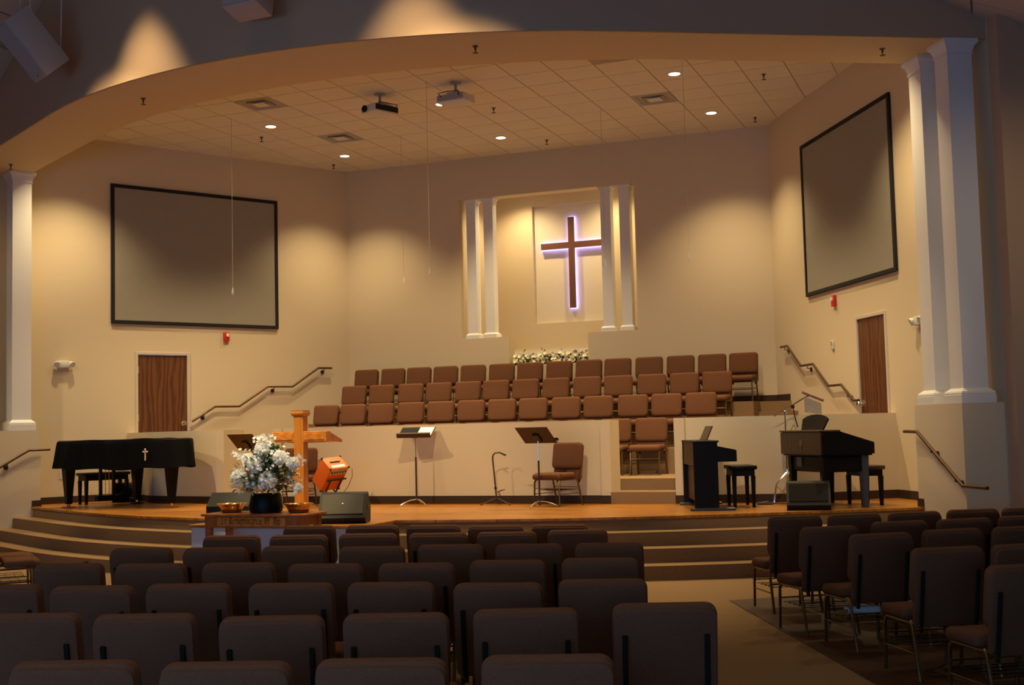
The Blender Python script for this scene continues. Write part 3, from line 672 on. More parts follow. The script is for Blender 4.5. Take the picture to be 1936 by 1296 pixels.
# ------------------------------------------------------------------ cross and garland in the niche
t = thing('wall_cross', 'dark wood cross outlined with violet light in the niche', 'cross', (0, YN+.1, 5.0))
cz = 5.345-5.0
def crossmb(g, y0_, y1_):
    q = MB(); q.box(-.0625-g, .0625+g, y0_, y1_, 4.08-5.0-g, 5.905-5.0+g); q.box(-.645-g, -.0625-g, y0_, y1_, cz-.0625-g, cz+.0625+g); q.box(.0625+g, .645+g, y0_, y1_, cz-.0625-g, cz+.0625+g); return q
crossmb(0, -.10, -.055).build('cross_beam', 'crosswood', t)
crossmb(.010, -.05, -.03).build('led_backlight', 'led', t)
q = MB(); q.box(-.03, .03, -.03, 0, -.4, -.3); q.box(-.03, .03, -.03, 0, .2, .3); q.build('standoff', 'black', t)
t = thing('flower_garland', 'cream and green artificial flower garland on the niche sill', 'garland', (0, D+.16, SILL))
lf = MB(); fl = MB()
def petal_disc(mbb, c, nrm, r, n=6):
    nrm = Vector(nrm).normalized(); u = nrm.cross(Vector((.3, .2, 1))).normalized(); v_ = nrm.cross(u)
    for k in range(n):
        a = 2*PI*k/n; d = u*math.cos(a)+v_*math.sin(a); s_ = nrm.cross(d); c0 = Vector(c)
        mbb.add([c0, c0+d*r*.6+s_*r*.38+nrm*r*.25, c0+d*r+nrm*r*.35, c0+d*r*.6-s_*r*.38+nrm*r*.25], [(0, 1, 2, 3)])
def leaf(mbb, c, d, r, wdt=.35):
    d = Vector(d).normalized(); s_ = d.cross(Vector((.1, .2, 1))).normalized(); u = s_.cross(d); c = Vector(c)
    mbb.add([c, c+d*r*.45+s_*r*wdt+u*r*.06, c+d*r, c+d*r*.45-s_*r*wdt+u*r*.06], [(0, 1, 2, 3)])
for i in range(330):
    x = random.uniform(-.77, .77); z = abs(random.gauss(0, .075)); y = random.uniform(-.12, .10)
    leaf(lf, (x, y, z), (random.gauss(0, 1), random.gauss(-.5, .7), random.gauss(.7, .7)), random.uniform(.05, .09))
for i in range(60):
    x = random.uniform(-.75, .75); z = random.uniform(.05, .22)
    petal_disc(fl, (x, random.uniform(-.13, -.02), z), (random.gauss(0, .5), -1, random.gauss(.5, .4)), random.uniform(.035, .055))
o = lf.build('foliage', 'leaf', t); o['kind'] = 'stuff'
o = fl.build('blossoms', 'garl', t); o['kind'] = 'stuff'
q = MB(); q.tube([(-.77, 0, .02), (0, 0, .03), (.77, 0, .02)], .02, 6); q.build('stem', 'leaf', t)

# ------------------------------------------------------------------ chairs
CH = .86
def make_chair(name, label, group):
    t = thing(name, label, 'chair', (0, 0, 0), 0, group)
    lean = .16
    Xb = TR(0, -.20, .42)@RX(lean)
    hw = .25
    q = MB(); q.rbox(-hw, hw, -.10, .21, .375, .455, .03, 3); q.rbox(-hw+.015, hw-.015, .10, .275, .36, .445, .035, 3); q.build('seat', 'fabric', t, True)
    # upper back pad with rounded lower corners
    q = MB()
    prof = []
    def rr(x0, x1, z0, z1, rt, rb, n=5):
        p = []
        for cx_, cz_, r_, a0 in ((x1-rt, z1-rt, rt, 0), (x0+rt, z1-rt, rt, PI/2), (x0+rb, z0+rb, rb, PI), (x1-rb, z0+rb, rb, 3*PI/2)):
            for i in range(n+1): a = a0+PI/2*i/n; p.append((cx_+r_*math.cos(a), cz_+r_*math.sin(a)))
        return p
    def pad(mbb, out, layers, X):
        n = len(out); cx_ = 0; cz_ = sum(p[1] for p in out)/n; vs = []; fs = []
        for y_, ins in layers:
            for p in out:
                dx, dz = p[0]-cx_, p[1]-cz_; L_ = math.hypot(dx, dz); k = (L_-ins)/L_; vs.append((cx_+dx*k, y_, cz_+dz*k))
        for a in range(len(layers)-1):
            for i in range(n): fs.append((a*n+i, a*n+(i+1) % n, (a+1)*n+(i+1) % n, (a+1)*n+i))
        fs.append(list(range(n))[::-1]); fs.append([(len(layers)-1)*n+i for i in range(n)])
        mbb.add(vs, fs, X)
    pad(q, rr(-hw, hw, .075, .445, .05, .065), [(-.03, .018), (-.022, .004), (-.008, 0), (.02, 0), (.038, .006), (.05, .022), (.055, .06)], Xb); q.build('backrest', 'fabric', t, True)
    q = MB(); q.rbox(-hw+.03, hw-.03, -.02, .022, -.05, .07, .012, 2, Xb); q.build('lumbar_panel', 'fabric', t, True)
    q = MB(); pad(q, rr(-hw+.004, hw-.004, -.07, .43, .045, .03), [(-.046, .012), (-.042, .003), (-.03, 0), (-.018, .006)], Xb); q.build('back_cover', 'fabric', t, True)
    for s in (-1, 1):
        q = MB(); q.rbox(s*.195-.013, s*.195+.013, -.060, -.044, -.10, .31, .004, 1, Xb); q.lathe([(.006, 0), (.006, .004), (.002, .005)], 8, X=Xb@TR(s*.195, -.060, .20)@RX(PI/2)); q.build('back_upright', 'upright', t)
        q = MB(); q.tube([(s*.215, .20, .36), (s*.22, .225, .33), (s*.225, .235, .0)], .0125, 8); q.build('leg', 'goldvein', t, True)
        q = MB(); q.tube([(s*.215, -.14, .37), (s*.222, -.17, .34), (s*.228, -.26, .0)], .0125, 8); q.build('leg', 'goldvein', t, True)
        q = MB(); q.tube([(s*.215, .20, .362), (s*.215, -.24, .362)], .0115, 8); q.tube([(s*.215, -.24, .362), Xb@Vector((s*.195, -.05, -.08))], .0115, 8); q.tube([(s*.224, .232, .17), (s*.224, -.215, .17)], .006, 6); q.build('side_rail', 'goldvein', t, True)
    q = MB(); q.tube([(-.225, .232, .245), (.225, .232, .245)], .006, 6); q.tube([(-.222, -.195, .25), (.222, -.195, .25)], .006, 6); q.build('stretcher', 'goldvein', t, True)
    q = MB()
    for yy in (-.2, -.11, -.02, .07, .16): q.tube([(-.22, yy, .22), (.22, yy, .22)], .003, 5)
    for xx in (-.2, 0, .2): q.tube([(xx, -.2, .222), (xx, .16, .222)], .003, 5)
    q.build('book_rack', 'black', t)
    return t
ORD = ['first', 'second', 'third', 'fourth', 'fifth', 'sixth', 'seventh', 'eighth', 'ninth', 'tenth', 'eleventh', 'twelfth', 'thirteenth', 'fourteenth']
proto = make_chair('stacking_chair', 'x', 'choir chairs'); used = [False]
def chair(x, y, z, rz, label, group):
    if not used[0]:
        used[0] = True; proto.location = (x, y, z); proto.rotation_euler = (0, 0, rz); proto['label'] = label; proto['group'] = group; return proto
    return dup(proto, (x, y, z), rz, label, group)
BACK = .285          # distance from the chair centre to the top of its back
top = [-3.69, -3.114, -2.549, -1.994, -1.416, -.838, -.28, .298, .866, 1.423, 2.0, 2.566, 3.131, 3.686]
mid = [-3.431, -2.855, -2.257, -1.693, -1.118, -.564, 0., .563, 1.145, 1.715, 2.293, 2.86, 3.425]
frt = [-3.475, -2.926, -2.367, -1.788, -1.21, -.634, -.059, .504, 1.075, 1.643, 2.236, 2.799, 3.36]
r0 = [2.79-.575*k for k in range(10, -1, -1)]
for lst, yb, k, nm in ((top, 21.38, 3, 'top'), (mid, 20.40, 2, 'middle'), (frt, 19.43, 1, 'lower'), (r0, 18.47, 0, 'lowest, half hidden')):
    for i, x in enumerate(lst):
        kx = (7.749-x)/(yb-.02)*0.0
        chair(x+kx, yb-BACK, T[k], PI+random.uniform(-.03, .03), 'brown upholstered choir chair, %s from the left in the %s row' % (ORD[i], nm), 'choir chairs, %s row' % nm)
HOUSE = {
'A': (.31, [(4.402, 3.821), (5.005, 3.945), (5.553, 4.151), (6.138, 4.371)]),
'B': (.34, [(3.268, 4.809), (3.867, 4.923), (4.534, 5.001), (5.083, 5.201), (5.633, 5.47), (6.225, 5.784)]),
'C': (.27, [(2.185, 5.739), (2.806, 5.799), (3.336, 5.993), (3.944, 6.128), (4.509, 6.266), (5.128, 6.355), (5.654, 6.614)]),
'D': (.24, [(1.753, 6.806), (2.366, 6.9), (2.972, 7.041), (3.614, 7.077), (4.209, 7.215), (4.741, 7.467), (5.305, 7.676)]),
'E': (.24, [(1.538, 7.853), (2.134, 7.969), (2.71, 8.163), (3.36, 8.202), (3.901, 8.428), (4.484, 8.538), (5.059, 8.685)]),
'F': (.26, [(1.616, 8.948), (2.21, 9.056), (2.762, 9.258), (3.368, 9.364), (3.922, 9.514), (4.457, 9.762)]),
'G': (.18, [(1.753, 9.995), (2.355, 10.097), (2.955, 10.139), (3.57, 10.124), (4.116, 10.276)]),
'H': (.55, [(6.013, 11.307), (6.507, 11.549), (7.01, 11.826), (7.503, 12.175), (7.976, 12.443)]),
'I': (.60, [(6.459, 10.175), (6.96, 10.737), (7.46, 11.045), (7.94, 11.396)]),
'J': (.60, [(6.907, 9.576), (7.398, 10.006), (7.894, 10.291)]),
'K': (.55, [(7.409, 8.594), (7.899, 8.888)]),
'L': (.55, [(7.872, 7.661)])}
RN = {'A': 'center block row nearest the camera', 'B': 'second center row from the camera', 'C': 'third center row from the camera', 'D': 'fourth center row from the camera', 'E': 'third center row from the stage', 'F': 'second center row from the stage', 'G': 'center row nearest the stage',
      'H': 'right block row nearest the stage', 'I': 'second right row from the stage', 'J': 'third right row from the stage', 'K': 'fourth right row from the stage', 'L': 'right row nearest the camera'}
for k, (th, pts) in HOUSE.items():
    for i, (x, y) in enumerate(pts):
        a = th+random.uniform(-.02, .02)
        chair(x-math.sin(a)*BACK, y+math.cos(a)*BACK, .006 if k in 'HIJKL' else 0, a, 'dark padded chair, %s from the left in the %s' % (ORD[i], RN[k]), 'seating, '+RN[k])
chair(-2.16, 10.42, 0, -.75, 'padded chair at the left edge with only its seat showing', 'left block seating')
chair(-2.62, 10.83, 0, -.75, 'padded chair at the left edge behind the nearer seat', 'left block seating')
chair(2.06, 16.08, ZS, PI-.36, 'brown padded chair on stage beside the half wall and music stand', 'stage chairs')
chair(-2.02, 15.97, ZS, PI+.25, 'brown padded chair on stage behind the cross lectern', 'stage chairs')
t = thing('paper_roll', 'rolled white paper lying in the rack under a right block chair', 'paper', (6.70, 9.93, .226), .5)
q = MB()
pts = [(0.05*math.cos(a)*(.75+.08*a), .03*math.sin(a)*(.75+.08*a)) for a in [i*.45 for i in range(12)]]
vs = [(-.13, p[0], p[1]+.03) for p in pts]+[(.13, p[0], p[1]+.03) for p in pts]; n = len(pts)
q.add(vs, [(i, i+1, n+i+1, n+i) for i in range(n-1)]); q.build('sheet', 'paper', t, True)

# ------------------------------------------------------------------ communion table and what stands on it
TX0, TX1, TY, TZ = -.90, .47, 12.02, .815
t = thing('communion_table', 'reddish wood communion table with carved lettering before the stage', 'table', ((TX0+TX1)/2, TY+.24, 0))
hx = (TX1-TX0)/2
q = MB(); q.rbox(-hx, hx, -.24, .30, TZ-.03, TZ, .012, 2); q.build('table_top', 'tablewood', t, True)
q = MB(); q.box(-hx+.06, hx-.06, -.215, -.19, TZ-.155, TZ-.03); fa = q.build('front_apron', 'tablewood', t)
q = MB(); q.box(-.47, .44, -.222, -.215, TZ-.135, TZ-.045); q.build('name_board', 'oakh', fa)
q = MB(); q.box(-hx+.06, hx-.06, .22, .245, TZ-.14, TZ-.03); q.box(-hx+.06, -hx+.085, -.19, .22, TZ-.14, TZ-.03); q.box(hx-.085, hx-.06, -.19, .22, TZ-.14, TZ-.03); q.build('side_apron', 'tablewood', t)
for x in (-hx+.085, hx-.085):
    for y in (-.185, .215):
        q = MB(); q.sqlathe([(.026, 0), (.034, TZ-.2), (.037, TZ-.03)], (x, y, 0)); q.build('leg', 'tablewood', t)
# blackletter drawn with a slanted nib
GL = {'n': ([[(0, 0), (0, 1)], [(0, .8), (.18, 1), (.36, .85), (.36, 0)]], .36),
 'm': ([[(0, 0), (0, 1)], [(0, .8), (.17, 1), (.33, .85), (.33, 0)], [(.33, .8), (.5, 1), (.66, .85), (.66, 0)]], .66),
 'e': ([[(.3, .12), (.15, 0), (0, .15), (0, .85), (.15, 1), (.3, .8), (.05, .5)]], .3),
 'r': ([[(0, 0), (0, 1)], [(0, .8), (.15, 1), (.28, .88)]], .26),
 'b': ([[(0, 1.5), (0, .15), (.16, 0), (.34, .15), (.34, .8), (.18, 1), (0, .85)]], .34),
 'a': ([[(.02, .85), (.15, 1), (.32, .85), (.32, .1), (.4, 0)], [(.32, .55), (0, .4), (0, .15), (.12, 0), (.32, .15)]], .38),
 'c': ([[(.3, .12), (.15, 0), (0, .15), (0, .85), (.15, 1), (.3, .85)]], .3),
 'f': ([[(0, -.1), (0, 1.3), (.15, 1.5), (.28, 1.38)], [(-.12, .95), (.24, .95)]], .22),
 'I': ([[(.2, 0), (.2, 1.4)], [(0, 1.3), (.12, 1.45), (.3, 1.35), (.42, 1.5)], [(0, .15), (.1, 0), (.3, .1), (.42, 0)]], .42),
 'R': ([[(.1, 0), (.1, 1.5)], [(-.05, 1.35), (.1, 1.5), (.4, 1.4), (.45, 1.1), (.15, .8)], [(.15, .8), (.5, 0)], [(-.05, .1), (.1, 0)]], .5),
 'O': ([[(.25, 1.5), (0, 1.2), (0, .25), (.25, 0), (.55, .3), (.55, 1.2), (.25, 1.5)], [(.2, 1.2), (.2, .3)]], .55),
 'M': ([[(0, 0), (.05, 1.3), (.2, 1.5), (.32, 1.2), (.32, .2)], [(.32, 1.3), (.5, 1.5), (.66, 1.25), (.66, .1), (.76, 0)]], .76)}
adv = 0.0; words = [[]]
for ch in 'In Remembrance Of Me':
    if ch == ' ': adv += .6; words.append([]); continue
    g_, w_ = GL[ch]
    for pl_ in g_:
        for p_, q_ in zip(pl_[:-1], pl_[1:]): words[-1].append(((p_[0]+adv, p_[1]), (q_[0]+adv, q_[1])))
    adv += w_+.28
sc_ = .80/adv; nb = (.05, .06)
for wd_ in words:
    lm = MB()
    for p_, q_ in wd_:
        c_ = [(p_[0]-nb[0], p_[1]-nb[1]), (p_[0]+nb[0], p_[1]+nb[1]), (q_[0]+nb[0], q_[1]+nb[1]), (q_[0]-nb[0], q_[1]-nb[1])]
        ar = sum(c_[i][0]*c_[(i+1) % 4][1]-c_[(i+1) % 4][0]*c_[i][1] for i in range(4))
        if abs(ar) < 1e-3: c_ = [(p_[0]-.02, p_[1]+.02), (p_[0]+.02, p_[1]-.02), (q_[0]+.02, q_[1]-.02), (q_[0]-.02, q_[1]+.02)]
        lm.add([((x-adv/2)*sc_, yy, z*sc_*.98) for yy in (-.0015, .0015) for x, z in c_], [(0, 1, 2, 3), (7, 6, 5, 4), (0, 4, 5, 1), (1, 5, 6, 2), (2, 6, 7, 3), (3, 7, 4, 0)])
    lm.build('lettering', 'ink', fa, loc=(-.01, -.2235, TZ-.118))
for x, nm in ((-.66, 'left'), (.245, 'right')):
    t = thing('offering_plate', 'polished brass offering plate on the table %s of the flowers' % nm, 'offering plate', (x, 12.30, TZ), 0, 'offering plates')
    q = MB(); q.lathe([(.10, 0), (.115, .012), (.12, .03), (.10, .034)], 32); q.build('wood_foot', 'felt', t, True)
    q = MB(); q.lathe([(.09, .034), (.125, .036), (.135, .06), (.15, .085), (.175, .10), (.178, .105), (.168, .106), (.14, .092), (.122, .06), (.10, .045), (.002, .044)], 32); q.build('bowl', 'brass', t, True)
    q = MB(); q.lathe([(.002, .0455), (.10, .0465), (.002, .048)], 24); q.build('felt_pad', 'felt', t, True)
t = thing('flower_arrangement', 'large white flower arrangement in a dark pot on the table', 'flower arrangement', (-.19, 12.30, TZ))
fx, fy, fz = -.19, 12.30, TZ
q = MB(); q.lathe([(.15, 0), (.185, .01), (.195, .06), (.175, .20), (.165, .22), (.15, .21), (.002, .20)], 24); q.build('pot', 'blackwood', t, True)
def bloom(c, r):
    c = Vector(c); mbb = MB()
    mbb.sphere(c, r*.72, 12, 8)
    N = 110
    for i in range(N):
        ph = math.acos(1-2*(i+.5)/N); th = PI*(1+5**.5)*i
        d = Vector((math.cos(th)*math.sin(ph), math.sin(th)*math.sin(ph), math.cos(ph)))
        u = d.cross(Vector((.21, .35, .9))).normalized(); v_ = d.cross(u); a = random.uniform(0, 6.28); s_ = u*math.cos(a)+v_*math.sin(a); w_ = d.cross(s_)
        p = c+d*r*.66; k = r*.30
        tip = c+d*r*random.uniform(.92, 1.06)+w_*k*.5
        mbb.add([p-s_*k*.5, p+s_*k*.5, tip+s_*k*.55, tip+w_*k*.25, tip-s_*k*.55], [(0, 1, 2, 3, 4)])
    return mbb
for bx, bz, r in ((-.114, 1.542, .088), (.111, 1.445, .088), (-.309, 1.433, .075), (-.177, 1.375, .105), (-.444, 1.231, .095), (-.027, 1.19, .11), (-.259, 1.173, .075), (.265, 1.38, .078), (.30, 1.10, .06)):
    dz = bz-1.3; bulge = -.14+.10*abs(dz)/.3+.10*abs(bx+.12)/.4
    bloom((bx-fx, 12.15-fy+bulge+.02, bz-fz), r).build('bloom', 'petal', t)
lf, l2, sm, pf = MB(), MB(), MB(), MB()
def rand_dir():
    th = random.uniform(0, 2*PI); el = random.uniform(-.25, 1.45); return Vector((math.cos(th)*math.cos(el), math.sin(th)*math.cos(el), math.sin(el)))
for i in range(900):
    d = rand_dir(); R_ = random.uniform(.08, .40); p = Vector((.05, -.06, .34))+Vector((d.x*R_*.95, d.y*R_*.7, d.z*R_*1.05))
    leaf(lf if random.random() < .72 else l2, p, d+Vector((random.gauss(0, .6), random.gauss(0, .6), random.gauss(0, .5))), random.uniform(.05, .11), .28)
for i in range(230):
    d = rand_dir(); R_ = random.uniform(.30, .46); p = Vector((.05, -.08, .34))+Vector((d.x*R_*.95, d.y*R_*.75, d.z*R_*1.05))
    petal_disc(sm, p, d+Vector((0, -.6, 0)), random.uniform(.014, .026), 5)
for cx_, cz_ in ((-.10, 1.68), (-.05, 1.63), (.02, 1.66), (-.42, 1.46), (-.46, 1.50), (.28, 1.42), (.40, 1.43), (.33, 1.08), (-.16, 1.66)):
    for j in range(9): petal_disc(sm, (cx_-fx+random.gauss(0, .028), 12.1-fy+random.gauss(0, .03), cz_-fz+random.gauss(0, .03)), (random.gauss(0, .6), -1, random.gauss(.3, .6)), .024, 5)
for sgn, zz in ((-1, .33), (-1, .38), (-1, .27), (-1, .42), (1, .40), (1, .46), (1, .36)):
    for j in range(5):
        p0 = Vector((sgn*.28+.03, -.1, zz+j*.012)); leaf(pf, p0, (sgn, -.2, random.uniform(-.35, .25)), random.uniform(.14, .19), .08)
for j in range(9):
    p0 = Vector((random.uniform(-.2, .35), -.22, random.uniform(.24, .36)))
    for a in range(5): leaf(pf, p0, (math.cos(a*1.25), -.5, math.sin(a*1.25)), .055, .22)
for mbb, nm, mm in ((lf, 'dark_foliage', 'leaf'), (l2, 'light_foliage', 'leaf2'), (sm, 'small_blossoms', 'petal'), (pf, 'pale_fronds', 'pale')):
    o = mbb.build(nm, mm, t); o['kind'] = 'stuff'

# ------------------------------------------------------------------ cross lectern
t = thing('cross_lectern', 'honey oak lectern shaped like a cross behind the flowers', 'lectern', (-.32, 13.30, ZS+.002))
zb = ZS
q = MB(); q.rbox(-.30, .30, -.10, .40, 0, .05, .01, 2); q.build('base', 'oak', t)
q = MB(); q.rbox(-.068, .068, -.06, .06, .05, 1.30, .008, 1); po = q.build('post', 'oak', t)
q = MB(); q.rbox(-.035, .035, -.066, -.058, .08, 1.27, .003, 1); q.build('inset_strip', 'oak', po)
q = MB(); q.sqlathe([(.07, 1.29), (.085, 1.31), (.09, 1.33), (.083, 1.35), (.086, 1.36)], (0, 0, 0)); q.build('post_cap', 'oak', t)
for s in (-1, 1):
    q = MB(); q.rbox(min(s*.068, s*.39), max(s*.068, s*.39), -.06, .06, .97, 1.10, .006, 1); a = q.build('cross_arm', 'oakh', t)
    q = MB(); q.rbox(min(s*.085, s*.37), max(s*.085, s*.37), -.068, -.058, .995, 1.075, .003, 1); q.build('inset_panel', 'oakh', a)
q = MB(); vs = [(x, y, z) for x in (-.36, .36) for y, z in ((.06, .98), (.40, .955), (.40, .985), (.06, 1.10))]
q.add(vs, [(3, 2, 1, 0), (4, 5, 6, 7), (0, 1, 5, 4), (1, 2, 6, 5), (2, 3, 7, 6), (3, 0, 4, 7)]); q.build('desk', 'oakh', t)

# ------------------------------------------------------------------ grand piano, cover, bench
GP = (-5.80, 16.16, ZS); GR = -.434
t = thing('grand_piano', 'black grand piano on the left of the stage', 'piano', GP, GR)
rim = [(0, -.70), (.30, -.705), (.55, -.68), (.80, -.55), (1.02, -.35), (1.25, -.17), (1.52, -.05), (1.78, .01), (1.89, .12), (1.95, .32), (1.92, .53), (1.80, .66), (1.60, .70), (1.2, .705), (.6, .705), (0, .70)]
q = MB(); q.prism([(x*.97+.01, y*.97) for x, y in rim], .63, 1.0); q.build('case', 'blackwood', t)
q = MB(); q.rbox(-.10, .10, -.72, .72, .63, .73, .01, 1); q.build('key_bed', 'blackwood', t)
for x, y in ((.12, -.58), (.12, .58), (1.70, .35)):
    q = MB(); q.sqlathe([(.042, .06), (.045, .12), (.075, .55), (.08, .64)], (x, y, 0)); l_ = q.build('leg', 'blackwood', t)
    q = MB(); q.lathe([(.015, .02), (.028, .025), (.028, .06), (.015, .062)], 12, (x, y, 0)); q.build('caster', 'brass', l_, True)
    q = MB(); q.lathe([(.11, 0), (.115, .012), (.09, .022), (.05, .02)], 20, (x, y, 0)); q.build('caster_cup', 'felt' if y != .58 else 'blackwood', l_, True)
q = MB(); q.box(.22, .27, -.13, -.09, .16, .64); q.box(.22, .27, .09, .13, .16, .64); q.rbox(.18, .32, -.19, .19, .08, .17, .02, 2)
for yy in (-.09, 0, .09): q.rbox(.02, .2, yy-.02, yy+.02, .085, .10, .006, 1)
q.build('pedal_lyre', 'blackwood', t)
q = MB(); q.tube([(.25, -.03, .16), (.25, -.03, .63)], .006, 6); q.tube([(.25, .03, .16), (.25, .03, .63)], .006, 6); q.build('pedal_rods', 'brass', t)
# cloth cover: rim outline enlarged, rippled hem
def resample(poly, n):
    L_ = [0]; m = len(poly)
    for i in range(m): L_.append(L_[-1]+math.hypot(poly[(i+1) % m][0]-poly[i][0], poly[(i+1) % m][1]-poly[i][1]))
    out = []
    for k in range(n):
        d = L_[-1]*k/n; i = max(j for j in range(m) if L_[j] <= d+1e-9); u = (d-L_[i])/(L_[i+1]-L_[i]); a, b = poly[i], poly[(i+1) % m]
        out.append((a[0]+(b[0]-a[0])*u, a[1]+(b[1]-a[1])*u))
    return out
outl = resample(rim, 120); n = 120; cx_ = sum(p[0] for p in outl)/n; cy_ = sum(p[1] for p in outl)/n
rows = [(1.050, .90, 0), (1.055, .985, 0), (1.035, 1.012, .15), (.97, 1.022, .35), (.86, 1.032, .6), (.74, 1.045, .85), (.62, 1.06, 1.0)]
vs = []; fs = []
for z_, k, rip in rows:
    for i, p in enumerate(outl):
        rp = rip*(.022*math.sin(i*.83+1)+.016*math.sin(i*1.7)+.01*math.sin(i*.31))
        L_ = math.hypot(p[0]-cx_, p[1]-cy_); kk = k+rp/L_*1.2
        zz = z_+(.012*math.sin(i*.4)*(rip > .9))+(.012*math.sin(p[0]*5)*math.cos(p[1]*4) if rip == 0 else 0)
        if rip > .9: zz -= .03*math.exp(-((p[0]-1.2)/.5)**2)-.045*(p[0] > 1.95)
        vs.append((cx_+(p[0]-cx_)*kk, cy_+(p[1]-cy_)*kk, zz))
for a in range(len(rows)-1):
    for i in range(n): fs.append((a*n+i, (a+1)*n+i, (a+1)*n+(i+1) % n, a*n+(i+1) % n))
vs.append((cx_, cy_, 1.052)); c_ = len(vs)-1
for i in range(n): fs.append((c_, i, (i+1) % n))
pc = thing('piano_cover', 'black cloth cover with a small embroidered cross draped over the grand piano', 'cover', (GP[0], GP[1], GP[2]), GR)
q = MB(); q.add(vs, fs); q.build('cloth', 'blackcloth', pc, True)
# embroidered cross on the curved side towards the tail
pa, pb = Vector((1.55, -.04, 0)), Vector((1.85, .02, 0)); dr = (pb-pa).normalized(); nr = Vector((dr.y, -dr.x, 0))
ctr = Vector((1.75, -.06, .83))+nr*.055
X = Matrix(((dr.x, nr.x, 0, ctr.x), (dr.y, nr.y, .0, ctr.y), (0, 0, 1, ctr.z), (0, 0, 0, 1)))
q = MB(); q.box(-.009, .009, -.004, .01, -.085, .065, X); q.box(-.042, .042, -.004, .01, .022, .038, X)
for a, b in ((0, .07), (-.045, .03), (.045, .03), (0, -.09)): q.sphere((a, .004, b), .013, 8, 6, X=X)
q.build('embroidered_cross', 'embro', pc)
def bench(label, loc, rz, w_, d_, h_, m='blackwood', seatm='blackwood', group='piano benches'):
    t = thing('piano_bench', label, 'bench', loc, rz, group)
    q = MB(); q.rbox(-w_/2, w_/2, -d_/2, d_/2, h_-.05, h_, .012, 2); q.build('seat', seatm, t, True)
    q = MB(); q.box(-w_/2+.03, w_/2-.03, -d_/2+.03, d_/2-.03, h_-.13, h_-.05); q.build('seat_box', m, t)
    for x in (-w_/2+.05, w_/2-.05):
        for y in (-d_/2+.05, d_/2-.05):
            q = MB(); q.sqlathe([(.018, 0), (.027, h_-.13)], (x, y, 0)); q.build('leg', m, t)
bench('black bench behind the covered grand piano', (-6.12, 16.62, ZS), GR+PI/2, .80, .34, .52)

# ------------------------------------------------------------------ digital pianos on the right
t = thing('upright_digital_piano', 'black upright digital piano seen from its end by the stair gap', 'piano', (3.80, 16.20, ZS), -1.222)
LW = 1.22
for x in (0, LW-.035):
    q = MB(); q.rbox(x, x+.035, 0, .30, .03, .845, .004, 1); q.build('side_panel', 'blackwood', t)
    q = MB(); q.rbox(x-.01, x+.045, -.06, .50, 0, .035, .008, 1); q.build('foot', 'bluish', t)
    q = MB(); q.add([(x+dx, y, z) for dx in (0, .035) for y, z in ((.28, .60), (.535, .60), (.535, .74), (.30, .79))], [(3, 2, 1, 0), (4, 5, 6, 7), (0, 1, 5, 4), (1, 2, 6, 5), (2, 3, 7, 6), (3, 0, 4, 7)]); q.build('key_cheek', 'blackwood', t)
q = MB(); q.box(.035, LW-.035, .30, .52, .62, .68); q.build('key_bed', 'blackwood', t)
q = MB(); q.box(.05, LW-.05, .33, .515, .68, .70); q.build('keys', 'paper', t)
q = MB(); q.add([(x, y, z) for x in (.035, LW-.035) for y, z in ((.28, .79), (.53, .735), (.53, .745), (.28, .80))], [(3, 2, 1, 0), (4, 5, 6, 7), (0, 1, 5, 4), (1, 2, 6, 5), (2, 3, 7, 6), (3, 0, 4, 7)]); q.build('key_lid', 'blackwood', t)
q = MB(); q.box(.035, LW-.035, .012, .03, .55, .84); q.build('back_panel', 'brownpanel', t)
q = MB(); q.box(.035, LW-.035, .06, .075, .10, .53); q.build('knee_panel', 'brownpanel', t)
q = MB(); q.rbox(-.008, LW+.008, -.008, .32, .84, .865, .006, 1); q.build('top_board', 'blackwood', t)
q = MB(); X = TR(LW/2, .20, .865)@RX(-.42); q.rbox(-.33, .33, 0, .015, 0, .20, .006, 1, X); q.build('music_rest', 'brownpanel', t)
bench('black bench drawn up to the upright digital piano', (4.62, 15.93, ZS), -1.222, .60, .34, .53)
t = thing('digital_grand_piano', 'dark digital ensemble piano with curved music rest near the right wall', 'piano', (5.09, 16.31, ZS), -.985)
LW = 1.14
q = MB(); q.box(0, LW, 0, .02, .66, .935); q.build('back_panel', 'brownpanel', t)
for x in (0, LW-.03):
    q = MB(); q.add([(x+dx, y, z) for dx in (0, .03) for y, z in ((.02, .66), (.72, .66), (.72, .80), (.26, .945), (.02, .945))], [(4, 3, 2, 1, 0), (5, 6, 7, 8, 9)]+[(i, (i+1) % 5, (i+1) % 5+5, i+5) for i in range(5)]); q.build('side_panel', 'blackwood', t)
q = MB(); q.rbox(-.012, LW+.012, -.012, .27, .94, .962, .005, 1); q.build('top_board', 'brownpanel', t)
q = MB(); q.add([(x, y, z) for x in (.03, LW-.03) for y, z in ((.26, .93), (.70, .795), (.70, .81), (.26, .945))], [(3, 2, 1, 0), (4, 5, 6, 7), (0, 1, 5, 4), (1, 2, 6, 5), (2, 3, 7, 6), (3, 0, 4, 7)]); q.build('key_lid', 'blackwood', t)
q = MB(); q.box(.03, LW-.03, .02, .70, .64, .67); q.build('key_bed', 'blackwood', t)
q = MB(); q.rbox(.10, LW-.08, .08, .60, .44, .645, .02, 1); q.build('speaker_box', 'blackwood', t)
q = MB(); q.box(.32, .46, .065, .082, .50, .62); q.build('jack_panel', 'bluish', t)
for x, y in ((.12, .10), (LW-.10, .10), (.12, .62), (LW-.10, .62)):
    q = MB(); q.sqlathe([(.028, 0), (.045, .60), (.045, .645)], (x, y, 0)); q.build('leg', 'bluish' if (x > .5 and y > .5) else 'blackwood', t)  # near leg in blue-grey: blue daylight on it is put into the colour
q = MB(); X = TR(LW*.5, .17, .96)@RX(-.35)
